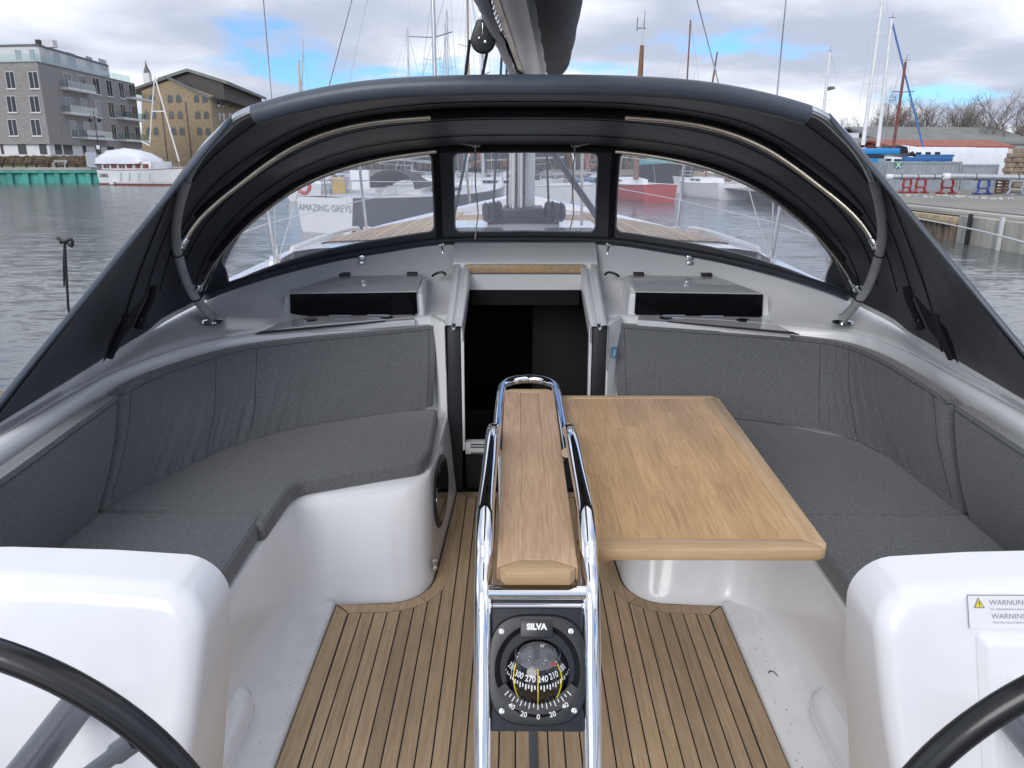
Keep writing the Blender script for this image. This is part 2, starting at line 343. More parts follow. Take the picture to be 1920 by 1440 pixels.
# ================================================================== THE YACHT (boat coordinates)
yacht = Thing('sailing_yacht', 'white sailing yacht whose open cockpit, coachroof and foredeck fill the picture', 'sailboat', (0, 3, 0), boat=True)
Fc = [(.80, .3, 0), (.80, 1.6, 0), (.79, 2.1, 0), (.765, 2.25, 0), (.70, 2.315, 0), (.60, 2.325, 0), (.47, 2.335, 0), (.40, 2.37, 0), (.358, 2.44, 0), (.345, 2.55, 0), (.33, 2.9, 0), (.318, 3.22, 0)]
Tc = [(.85, .3, .36), (.85, 1.6, .36), (.84, 2.1, .36), (.832, 2.3, .36), (.795, 2.415, .36), (.66, 2.475, .36), (.50, 2.53, .36), (.42, 2.57, .36), (.375, 2.63, .36), (.362, 2.72, .36), (.356, 2.95, .36), (.35, 3.26, .36)]
Rc = [(1.46, .3, .36), (1.46, 1.6, .36), (1.46, 2.0, .36), (1.46, 2.2, .36), (1.45, 2.4, .36), (1.42, 2.6, .36), (1.36, 2.8, .36), (1.27, 2.95, .36), (1.1, 3.05, .36), (.85, 3.13, .36), (.6, 3.2, .36), (.352, 3.28, .36)]
KcL = [(1.44, .3), (1.44, 1.6), (1.44, 2.05), (1.445, 2.3), (1.445, 2.5), (1.42, 2.64), (1.36, 2.8), (1.27, 2.96), (1.16, 3.06), (.97, 3.18), (.7, 3.29), (.352, 3.42)]
KcR = [(1.44, .3), (1.44, 1.6), (1.445, 2.05), (1.45, 2.3), (1.45, 2.55), (1.45, 2.72), (1.43, 2.88), (1.39, 3.03), (1.31, 3.14), (.97, 3.28), (.7, 3.35), (.352, 3.43)]
Qc = [(1.60, .3, .73), (1.60, 1.6, .755), (1.60, 2.1, .775), (1.59, 2.4, .79), (1.57, 2.75, .805), (1.53, 3.05, .835), (1.47, 3.25, .87), (1.37, 3.42, .905), (1.18, 3.57, .945), (.95, 3.71, .985), (.68, 3.83, 1.015), (.352, 3.905, 1.04)]
def lerp(a, b, t): return a + (b - a) * t
def moulding(K, sgn):
    n = 110; cF, cT, cR, cK, cQ = cat(Fc, n), cat(Tc, n), cat(Rc, n), cat([(x, y, .765) for x, y in K], n), cat(Qc, n)
    rows = []
    for i in range(n):
        f, t, r, k, q = cF[i], cT[i], cR[i], cK[i], cQ[i]; row = []
        for h, z in ((0, -.01), (0, .01), (.10, .035), (.25, .085), (.45, .17), (.65, .26), (.80, .318), (.90, .343), (.97, .355), (1.04, .36)):
            p = lerp(f, t, h); row.append(V((p.x, p.y, z)))
        row.append(V((lerp(t, r, .5).x, lerp(t, r, .5).y, .361)))
        for h, z in ((0, .362), (.02, .40), (.3, .52), (.75, .68), (.92, .735), (1.0, .755)):
            p = lerp(r, k, h); row.append(V((p.x, p.y, z)))
        d = V((q.x - k.x, q.y - k.y, 0)); L = d.length; d.normalize()
        for s_, dz in ((.006, .018), (.018, .026), (.035, .027), (.048, .024), (.054, .014), (.062, .012)):
            row.append(k + d * s_ + V((0, 0, dz - .012)))
        front = min(1, max(0, (i / (n - 1) - .5) * 3))
        for v in (.2, .3, .4, .5, .58, .66, .74, .82, .9, .96, 1.0):
            e = lerp(v, v ** 4 if v < .74 else lerp(.74 ** 4, 1, ((v - .74) / .26) ** .9), front)
            p = lerp(k, q, max(v, .07 / max(L, .08))); row.append(V((p.x, p.y, lerp(.767, q.z, e))))
        row.append(q + d * .012 + V((0, 0, -.012))); row.append(q + d * .02 + V((0, 0, -.12)))
        rows.append(row)
    mb = MB(); mb.grid(rows); return mb if sgn > 0 else mb.mirror()
yacht.part('cockpit_moulding', moulding(KcR, 1), 'gelcoat', smooth=50)
yacht.part('cockpit_moulding', moulding(KcL, -1), 'gelcoat', smooth=50)
for s in (1, -1):
    mb = MB(); rows = []
    for y in (.3, 1.2, 1.9, 2.2, 2.262, 2.292, 2.306, 2.312):
        e = {2.262: .01, 2.292: .03, 2.306: .05, 2.312: .07}.get(y, 0)
        rows.append([V((x, y, z)) for x, z in ((.678, -.005), (.679, .010), (.684, .017), (.695 , .019), (.758 - e * .6, .019), (.764 - e * .6, .021), (.800 - e * .2, .052), (.812, .075), (.822, .13))])
    mb.grid(rows); mb = mb if s > 0 else mb.mirror(); yacht.part('side_ledge', mb, 'gelcoat_matt', smooth=22)
    mb = MB()                                                       # foot brace moulded on the ledge wall
    pts = [(.803, 1.2), (.803, 1.86), (.80, 1.92)]
    mb.grid([[V((.80, y, .03)), V((.775 + e, y, .035)), V((.765 + e, y, .055)), V((.768 + e, y, .085)), V((.785 + e, y, .105)), V((.83, y, .125))] for y, e in ((.9, 0), (1.5, 0), (1.70, 0), (1.745, .008), (1.775, .022), (1.785, .04))])
    yacht.part('foot_brace', mb if s > 0 else mb.mirror(), 'gelcoat')
    mb = MB(); mb.grid([[V((x, y, z + .004)) for x, z in ((1.475, .7665), (1.57, .765))] for y, z in ((.4, .0), (1.2, .0), (1.9, .0), (2.3, 0))])
    rows = []
    for y in (.4, .8, 1.2, 1.6, 2.0, 2.25, 2.32):
        zq = lerp(.73, .755, (y - .3) / 1.3) if y < 1.6 else lerp(.755, .785, (y - 1.6) / .8)
        rows.append([V((lerp(1.505, 1.57, t), y + (.12 * t if y > 2.3 else 0), lerp(.767, zq, lerp(.4, .8, t)) + .005)) for t in (0, .5, 1)])
    mb = MB(); mb.grid(rows); yacht.part('nonskid_panel', mb if s > 0 else mb.mirror(), 'nonskid')
# ---- hull, foredeck, coachroof ahead of the sprayhood
def hb(y):
    P = [(-2, 1.6), (0, 1.85), (2, 1.95), (4, 1.95), (5.7, 1.76), (7.0, 1.27), (8.0, .80), (9.0, .28), (9.5, .03)]
    for (a, p), (b, q) in zip(P, P[1:]):
        if a <= y <= b: return lerp(p, q, (y - a) / (b - a))
    return .02
def dz(y): return .56 + .03 * max(0, y - 3.5)
ys = [-.5 + i * .25 for i in range(41)]
def roofw(y): return lerp(1.12, .42, max(0, (y - 3.85) / 3.0) ** 1.3) + .19 if y < 6.8 else 0.0
mb = MB()
for s in (1, -1): mb.grid([[V((s * lerp(min(roofw(y), hb(y) - .05), hb(y) - .02, t), y, dz(y) + .012 * (1 - t))) for t in (0, .5, 1)] for y in [3.3 + i * .1 for i in range(62)]])
yacht.part('foredeck', mb, 'teak_deck', label='teak planked foredeck seen through the clear windows')
for s in (1, -1):
    mb = MB(); mb.grid([[V((hb(y) * (1 - .25 * t * t), y - .15 * t * (y > 8.5), lerp(dz(y) + .05, WATER - .3, t))) for t in (0, .08, .3, .6, 1)] for y in ys]); yacht.part('hull_side', mb if s > 0 else mb.mirror(), 'gelcoat')
    mb = MB(); mb.grid([[V((max(.01, hb(y) - a), y, dz(y) + z)) for a, z in ((.10, -.01), (.085, .02), (.08, .075), (.0, .085), (-.012, .05), (-.012, -.05))] for y in [3.3 + i * .2 for i in range(32)]])
    yacht.part('toe_rail', mb if s > 0 else mb.mirror(), 'gelcoat')
    mb = MB(); mb.grid([[V((x, y, z)) for x, z in ((1.615, .62), (1.62, .755 if y < 2 else .775), (1.66, .75), (1.74, .60), (1.93, .57))] for y in (-.3, 1, 2, 2.6, 3.0, 3.4, 3.6)])
    yacht.part('coaming_side', mb if s > 0 else mb.mirror(), 'gelcoat')
def roofrow(y):
    t = max(0, (y - 3.85) / 3.0); w = lerp(1.12, .42, t ** 1.3); top = lerp(1.045, .93, t ** 1.2); dk = dz(y) + .02
    if y > 6.55: top = lerp(top, dk + .02, (y - 6.55) / .3)
    prof = [(-1.0, dk), (-.97, lerp(dk, top, .5)), (-.93, lerp(dk, top, .82)), (-.88, top - .045), (-.8, top - .03), (-.4, top - .008), (0, top)]
    prof += [(-a, z) for a, z in reversed(prof[:-1])]
    return [V((a * (w + .2), y, z)) for a, z in prof]
mb = MB(); mb.grid([roofrow(y) for y in [3.86 + i * .115 for i in range(27)]]); yacht.part('coachroof', mb, 'gelcoat')
def roofz(x, y):
    r = roofrow(y)
    for a, b in zip(r, r[1:]):
        if a.x <= x <= b.x: return lerp(a.z, b.z, (x - a.x) / (b.x - a.x))
    return r[6].z
for s in (1, -1):
    for k in range(13):
        x = .46 + k * .048; ye = 6.2 - k * .12; mb = MB(); n_ = 8
        rows = [[V((s * (x + o), y, roofz(s * (x + o), y) + z)) for o, z in ((0, .0), (0, .007), (.044, .007), (.044, .0))] for y in [4.1 + (ye - 4.1) * i / n_ for i in range(n_ + 1)]]
        mb.grid(rows); yacht.part('roof_plank', mb, 'teak_deck', smooth=0)
for k in range(10):
    y = 5.32 + k * .046; mb = MB(); mb.grid([[V((x, y + o, roofz(x, y + o) + z)) for o, z in ((0, 0), (0, .007), (.042, .007), (.042, 0))] for x in (-.45, -.2, 0, .2, .45)]); yacht.part('roof_plank', mb, 'teak_deck', smooth=0)
for x, y, w, l in ((-.27, 4.45, .30, .3), (.27, 4.45, .30, .3), (-.15, 5.0, .16, .16), (.15, 5.0, .16, .16), (0, 5.7, .42, .42)):
    mb = MB(); z = roofrow(y)[6].z - .02 * (abs(x) > .1)
    mb.prism([V((a, b, z - .01)) for a, b in rrect(x - w / 2, x + w / 2, y - l / 2, y + l / 2, .05)], (0, 0, .03)); yacht.part('deck_hatch', mb, 'sky_sheen_panel' if w < .2 else 'black_plastic', bevel=.006)
# stanchions, wires, grab rails
for s in (1, -1):
    st = [4.1, 5.4, 6.7, 7.9]
    for y in st:
        mb = MB(); x = hb(y) - .05; mb.tube([(s * x, y, dz(y)), (s * (x + .03), y, dz(y) + .64)], .0125, 8); mb.box((s * x, y, dz(y) + .085), (.05, .07, .06)); yacht.part('stanchion', mb, 'stainless')
    for h in (.34, .63):
        mb = MB(); mb.tube([(s * (hb(y) - .05 + .03 * h / .63), y, dz(y) + h) for y in st] + [(s * .55, 8.6, dz(8.6) + h)], .004, 6); yacht.part('guard_wire', mb, 'stainless')
    mb = MB(); x = 1.18
    mb.tube(cat([(s * (x + .02), 3.95, .90), (s * (x + .02), 3.97, .985), (s * x, 4.05, 1.0), (s * (x - .08), 4.6, 1.0), (s * (x - .13), 4.85, .99), (s * (x - .14), 4.9, .97), (s * (x - .14), 4.91, .88)], 40), .014, 8); yacht.part('grab_rail', mb, 'white_paint')
mb = MB(); mb.tube(cat([(-.55, 8.6, dz(8.6)), (-.56, 8.6, dz(8.6) + .6), (-.3, 9.2, dz(9) + .66), (0, 9.45, dz(9) + .68), (.3, 9.2, dz(9) + .66), (.56, 8.6, dz(8.6) + .6), (.55, 8.6, dz(8.6))], 40), .0125, 8); yacht.part('pulpit', mb, 'stainless')
# ---- companionway
mb = MB(); mb.grid([[V((x, y, z)) for x in (-.352, -.2, 0, .2, .352)] for y, z in ((3.93, .9), (3.925, 1.03), (3.91, 1.043), (3.88, 1.045), (3.83, 1.02), (3.79, .99), (3.765, .972), (3.755, .955), (3.76, .90))]); yacht.part('hatch_garage', mb, 'gelcoat')
mb = MB(); mb.box((0, 3.742, .936), (.575, .03, .038)); yacht.part('teak_handle', mb, 'teak_edge', bevel=.004, label='brown teak handle bar of the sliding hatch')
mb = MB(); mb.box((0, 3.735, .872), (.545, .02, .076)); yacht.part('hatch_lintel', mb, 'gelcoat')
for s in (1, -1):
    mb = MB()
    # sloping slide rail: sections at aft and forward end
    sec = lambda y, z, x0, x1: [V((x1, y, z - .2)), V((x1, y, z)), V((x1 - .008, y, z + .008)), V((lerp(x0, x1, .62), y, z + .008)), V((lerp(x0, x1, .58), y, z - .012)), V((lerp(x0, x1, .42), y, z - .012)), V((lerp(x0, x1, .38), y, z + .004)), V((x0 + .006, y, z + .004)), V((x0, y, z - .004)), V((x0, y, z - .075))]
    mb.grid([sec(3.20, .78, .275, .352), sec(3.30, .795, .275, .352), sec(3.5, .855, .272, .352), sec(3.76, .95, .268, .352)])
    yacht.part('hatch_rail', mb if s > 0 else mb.mirror(), 'gelcoat', bevel=.004, bang=R(50))
    mb = MB(); mb.hexa([V((.288, 3.205, 0)), V((.348, 3.205, 0)), V((.348, 3.25, 0)), V((.288, 3.25, 0)), V((.288, 3.225, .78)), V((.346, 3.225, .78)), V((.346, 3.27, .78)), V((.288, 3.27, .78))])
    jb = yacht.part('door_jamb', mb if s > 0 else mb.mirror(), 'anthracite', bevel=.006)
    mb = MB(); mb.hexa([V((.276, 3.215, .2)), V((.285, 3.215, .2)), V((.285, 3.25, .2)), V((.276, 3.25, .2)), V((.272, 3.235, .77)), V((.285, 3.235, .77)), V((.285, 3.27, .77)), V((.272, 3.27, .77))])
    yacht.part('edge_trim', mb if s > 0 else mb.mirror(), 'alloy_paint', parent=jb)
    # white bulkhead return beside the jamb
    mb = MB(); mb.hexa([V((.349, 3.19, .0)), V((.40, 3.19, .0)), V((.40, 3.27, .0)), V((.349, 3.27, .0)), V((.351, 3.225, .785)), V((.43, 3.36, .785)), V((.43, 3.44, .785)), V((.351, 3.30, .785))])
    yacht.part('bulkhead_corner', mb if s > 0 else mb.mirror(), 'gelcoat', bevel=.012, seg=3)
mb = MB(); mb.box((0, 3.245, .205), (.55, .05, .055)); sill = yacht.part('door_sill', mb, 'alloy_paint', bevel=.004)
for z in (.228, .215, .185): mb = MB(); mb.box((0, 3.218, z), (.5, .006, .004)); yacht.part('sill_groove', mb, 'black_plastic', parent=sill)
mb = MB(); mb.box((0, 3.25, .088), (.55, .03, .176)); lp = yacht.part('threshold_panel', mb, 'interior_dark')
for x in (-.17, .17): mb = MB(); mb.lathe([(0, -.012), (.006, -.01), (.008, 0)], (x, 3.232, .15), (0, 1, 0), 10); yacht.part('catch_button', mb, 'stainless', parent=lp)
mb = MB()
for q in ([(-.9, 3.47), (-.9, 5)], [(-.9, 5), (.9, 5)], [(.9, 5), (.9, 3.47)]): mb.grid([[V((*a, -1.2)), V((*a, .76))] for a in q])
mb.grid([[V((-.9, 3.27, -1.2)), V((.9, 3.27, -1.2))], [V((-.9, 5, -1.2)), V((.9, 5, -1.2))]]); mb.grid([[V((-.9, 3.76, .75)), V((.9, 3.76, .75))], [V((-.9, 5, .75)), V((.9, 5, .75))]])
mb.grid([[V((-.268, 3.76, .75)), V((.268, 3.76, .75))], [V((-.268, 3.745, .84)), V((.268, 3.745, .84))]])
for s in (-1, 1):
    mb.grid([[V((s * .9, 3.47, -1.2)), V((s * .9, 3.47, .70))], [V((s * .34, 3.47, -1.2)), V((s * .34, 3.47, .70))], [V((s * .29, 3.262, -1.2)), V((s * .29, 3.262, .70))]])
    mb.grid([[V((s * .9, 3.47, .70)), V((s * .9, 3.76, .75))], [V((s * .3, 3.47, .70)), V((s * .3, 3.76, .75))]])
yacht.part('cabin_interior', mb, 'interior_dark')  # near-black walls put the shade of the unlit cabin into the colour
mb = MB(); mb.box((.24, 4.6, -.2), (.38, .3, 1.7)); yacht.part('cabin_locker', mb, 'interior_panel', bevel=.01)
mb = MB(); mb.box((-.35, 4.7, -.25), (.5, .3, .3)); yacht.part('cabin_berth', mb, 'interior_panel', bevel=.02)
# ---- cabin windows facing aft, on the sloping coachroof
for s in (1, -1):
    x0, x1 = .497, 1.06
    P = lambda x, y, z: V((s * x, y, z))
    mb = MB(); mb.hexa([P(x0 - .035, 3.445, .70), P(x1 + .06, 3.40, .70), P(x1 + .02, 3.72, .70), P(x0 - .02, 3.74, .70), P(x0 - .025, 3.455, .876), P(x1 + .03, 3.41, .876), P(x1 - .12, 3.69, .905), P(x0 - .02, 3.715, .907)])
    hood = yacht.part('window_hood', mb, 'gelcoat', bevel=.012, seg=3)
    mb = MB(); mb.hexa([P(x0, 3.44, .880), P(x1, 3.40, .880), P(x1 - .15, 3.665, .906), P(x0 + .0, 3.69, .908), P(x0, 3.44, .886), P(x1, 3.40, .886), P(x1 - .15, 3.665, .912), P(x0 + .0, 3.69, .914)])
    yacht.part('window_lid', mb, 'sky_sheen_panel', parent=hood)
    mb = MB(); mb.prism([P(x0, 3.437, .882), P(x1, 3.392, .882), P(x1 + .004, 3.385, .785), P(x1 - .03, 3.383, .766), P(x0 + .03, 3.425, .766), P(x0 - .002, 3.43, .787)], (0, .006, 0))
    g = yacht.part('window_glass', mb, 'window_black', parent=hood)
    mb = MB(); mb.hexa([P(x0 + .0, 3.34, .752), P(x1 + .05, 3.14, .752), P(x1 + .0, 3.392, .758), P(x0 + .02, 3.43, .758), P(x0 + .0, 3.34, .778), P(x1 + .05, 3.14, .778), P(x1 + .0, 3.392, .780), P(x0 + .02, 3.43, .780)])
    lg = yacht.part('window_ledge', mb, 'sky_sheen_panel')
    mb = MB(); mb.prism([P(.62, 3.304, .7785), P(1.11, 3.122, .7785), P(1.125, 3.080, .7785), P(.62, 3.297, .7785)], (0, 0, .004)); yacht.part('ledge_shade_strip', mb, 'caulk', parent=lg, smooth=0)  # black strip laid on the ledge, painting the shade of a recess
    for xx, yy in ((x0 + .13, 3.37), (x1 - .10, 3.325)):
        mb = MB(); mb.lathe([(0, .004), (.026, .004), (.03, 0)], P(xx, yy, .780), (0, 0, 1), 18); yacht.part('vent_disc', mb, 'stainless', parent=lg)
    for xx, yy in ((x0 + .05, 3.688), (x1 - .19, 3.672)):
        mb = MB(); mb.box(P(xx, yy, .918), (.05, .028, .012)); mb.tube([P(xx - .026, yy + .012, .922), P(xx + .026, yy + .012, .922)], .006, 8); yacht.part('hinge', mb, 'black_plastic', parent=hood, bevel=.002)
    for xx in (x0 + .17, x0 + .34):
        mb = MB(); mb.box(P(xx, 3.405 - (xx - x0) * .07, .786), (.10, .006, .006)); yacht.part('window_latch', mb, 'print_grey', parent=hood)
    # fittings along the sprayhood line
    mb = MB(); mb.box(P(.42, 3.885, 1.04), (.03, .03, .03)); mb.tube([P(.42, 3.88, 1.03), P(.41, 3.86, .98)], .006, 6); yacht.part('hood_clip', mb, 'stainless', bevel=.004)
    mb = MB(); mb.box(P(.80, 3.755, .99), (.035, .03, .02)); mb.box(P(.80, 3.735, .965), (.03, .02, .015)); yacht.part('hood_clip', mb, 'stainless', bevel=.004)
    mb = MB(); mb.tube(cat([P(.385, 3.69, .915), P(.40, 3.70, .925), P(.43, 3.70, .92), P(.45, 3.68, .91)], 10), .006, 6); yacht.part('pad_eye', mb, 'black_plastic')
    mb = MB(); mb.lathe([(0, .01), (.02, .01), (.042, .006), (.045, 0)], P(1.32, 3.14, .818), (0, 0, 1), 20); mb.box(P(1.32, 3.14, .835), (.03, .03, .03)); yacht.part('bow_socket', mb, 'chrome')
# ---- mast, boom and rigging
mb = MB(); mb.grid([[V((a * .075 + .0, 5.1 + b * .11, z)) for a, b in arc(0, 0, 1, 0, 360, 24)[:-1]] for z in (1.0, 17)], True); mast = yacht.part('mast', mb, 'alloy_paint')
mb = MB(); mb.box((0, 5.1, 1.03), (.46, .34, .06)); mb.box((0, 5.0, 1.08), (.26, .2, .06)); yacht.part('mast_collar', mb, 'black_plastic', bevel=.015)
for s in (-1, 1):
    for dx in (0, .05):
        mb = MB(); mb.lathe([(0, -.03), (.05, -.03), (.062, -.012), (.05, 0), (.062, .012), (.05, .03), (0, .03)], (s * (.17 + dx), 4.95 - dx * 2, 1.09), (1, .2, 0), 18); yacht.part('turning_block', mb, 'black_plastic')
random.seed(3)
for i in range(7):
    x = -.10 + .017 * i; mb = MB(); mb.tube(cat([(x, 4.93 + random.uniform(-.02, .02), 1.08), (x + random.uniform(-.006, .006), 4.95, 1.5), (x + random.uniform(-.01, .01), 4.97, 2.0), (x * .6, 5.0, 3.2)], 14), .008, 6); yacht.part('halyard', mb, 'rope_white' if i % 3 else 'rope_dark')
for x, y0, x1, y1, r in ((.16, 4.93, .10, 5.0, .008), (-.19, 4.9, -.12, 5.0, .008)):
    mb = MB(); mb.tube([(x, y0, 1.1), (x1, y1, 2.2)], r, 6); yacht.part('control_line', mb, 'rope_dark')
mb = MB(); mb.tube([(.05, 5.0, 1.62), (.45, 4.1, 1.05)], .018, 8); yacht.part('boom_strut', mb, 'black_plastic')
mb = MB(); mb.tube([(.34, 4.6, 1.04), (.34, 4.7, 1.5)], .009, 6); yacht.part('pole_rope', mb, 'rope_white')
for s in (1, -1):
    mb = MB(); mb.tube([(s * 1.62, 5.0, .66), (s * 1.54, 5.0, 1.75), (s * 1.50, 5.0, 6), (s * .1, 5.1, 16)], .005, 6); yacht.part('shroud', mb, 'stainless')
    mb = MB(); mb.tube([(s * 1.6, 4.85, .66), (s * 1.19, 5.0, 1.81), (s * 1.02, 5.03, 2.3), (s * .06, 5.1, 5.0)], .004, 6); yacht.part('shroud', mb, 'stainless')
    mb = MB(); mb.tube([(s * 1.59, 4.85, .72), (s * 1.565, 4.86, .80)], .012, 8); mb.tube([(s * 1.615, 5.0, .72), (s * 1.605, 5, .86)], .013, 8); yacht.part('turnbuckle', mb, 'chrome')
# boom from the gooseneck aft over the cockpit, swung a little to port
G, BE = V((.056, 4.85, 1.95)), V((-.235, .6, 2.40))
bd = (BE - G).normalized(); bs = bd.cross(V((0, 0, 1))).normalized(); bu = bs.cross(bd).normalized()   # bs points to port when looking aft
def bp(t, a, b): return G + bd * t + bs * a + bu * b
BL = (BE - G).length
prof = [(a * 1.3, b * 1.3) for a, b in [(-.065, .12), (-.075, .04), (-.068, -.03), (-.04, -.075), (.0, -.085), (.04, -.075), (.068, -.03), (.075, .04), (.065, .12)]]
mb = MB(); mb.grid([[bp(t, a, b) for a, b in prof] for t in (0, BL)]); 
mb.f.append(tuple(range(len(prof)))); boom = yacht.part('boom', mb, 'alloy_paint')
mb = MB(); mb.grid([[bp(t, a, b) for a, b in ((.04, -.1), (.07, -.088), (.09, -.04))] for t in (.05, BL)]); mb.v = [v - bu * .004 + bs * .003 for v in mb.v]; yacht.part('boom_track', mb, 'stainless_warm', parent=boom)
def flap(sg, top, out, bot0):
    rows = []
    for i in range(30):
        t = .02 + i / 29 * (BL - .02); g = min(1, (t + .7) / 2.0); row = []
        for j in range(9):
            h = j / 8; w = .004 * math.sin(t * 17 + h * 3)
            row.append(bp(t, sg * (.085 + out * (.35 + .65 * g) * math.sin(h * 1.45) + w), bot0 + h * h * top * g))
        rows.append(row)
    mb = MB(); mb.grid(rows); return mb
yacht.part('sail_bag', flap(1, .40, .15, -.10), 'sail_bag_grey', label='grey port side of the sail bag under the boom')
yacht.part('sail_bag', flap(-1, .40, .23, -.10), 'sail_bag', label='black starboard side of the sail bag')
mb = MB(); rows = []
for i in range(26):
    t = .5 + i / 25 * (BL - .5); g = min(1, (t + .1) / 1.6)
    rows.append([bp(t, -.02 + -.16 * math.sin(q) * g * (1 + .06 * math.sin(6 * q + t * 2)), .13 + (.16 - .16 * math.cos(q)) * g) for q in [k / 12 * math.pi for k in range(13)]])
mb.grid(rows); yacht.part('folded_sail', mb, 'sail_dark')
B0 = V((-.20, 3.9, 1.985))                                          # mainsheet block under the boom
mb = MB(); mb.prism([B0 + V((x_, -.022, z_)) for x_, z_ in [(.058 * math.sin(q), -.058 * math.cos(q) - .012) for q in [k / 14 * math.pi * 1.3 - .65 * math.pi for k in range(15)]] + [(.026, .078), (-.026, .078)]], (0, .044, 0)); blk = yacht.part('mainsheet_block', mb, 'black_plastic', bevel=.01, seg=3)
mb = MB(); mb.box(B0 + V((0, 0, .088)), (.04, .048, .03)); mb.lathe([(0, -.028), (.009, -.027), (.010, .027), (0, .028)], B0 + V((.012, 0, -.02)), (0, 1, 0), 10); mb.lathe([(0, -.028), (.007, -.027), (.008, .027), (0, .028)], B0 + V((-.016, 0, -.004)), (0, 1, 0), 10); mb.box(B0 + V((0, -.0225, .035)), (.006, .006, .05)); yacht.part('block_cheek', mb, 'stainless', parent=blk, bevel=.004)
mb = MB(); mb.torus(B0 + V((0, 0, .115)), (1, .2, 0), .02, .005, 20, 8); mb.torus(B0 + V((-.005, 0, .15)), (.2, 1, 0), .018, .005, 20, 8); yacht.part('shackle', mb, 'chrome', parent=blk)
for dx in (-.062, .03): mb = MB(); mb.tube([B0 + V((dx, 0, -.01)), V((-.42 + dx * .3, 4.4, 1.04))], .008, 6); yacht.part('mainsheet_part', mb, 'rope_dark')
mb = MB(); mb.tube(cat([B0 + V((.02, -.6, .16)), B0 + V((.05, .0, .06)), B0 + V((.13, .5, -.03)), G + V((-.06, -.1, -.12))], 20), .016, 6); yacht.part('boom_line', mb, 'rope_dark')
mb = MB()
for i in range(26): p = B0 + V((.02 + .008 * (i % 2), -.3, .17)).lerp(V((.10 + .008 * (i % 2), .45, .03)), i / 25); mb.box(p, (.010, .02, .012))
yacht.part('boom_chain', mb, 'stainless', kind='stuff')

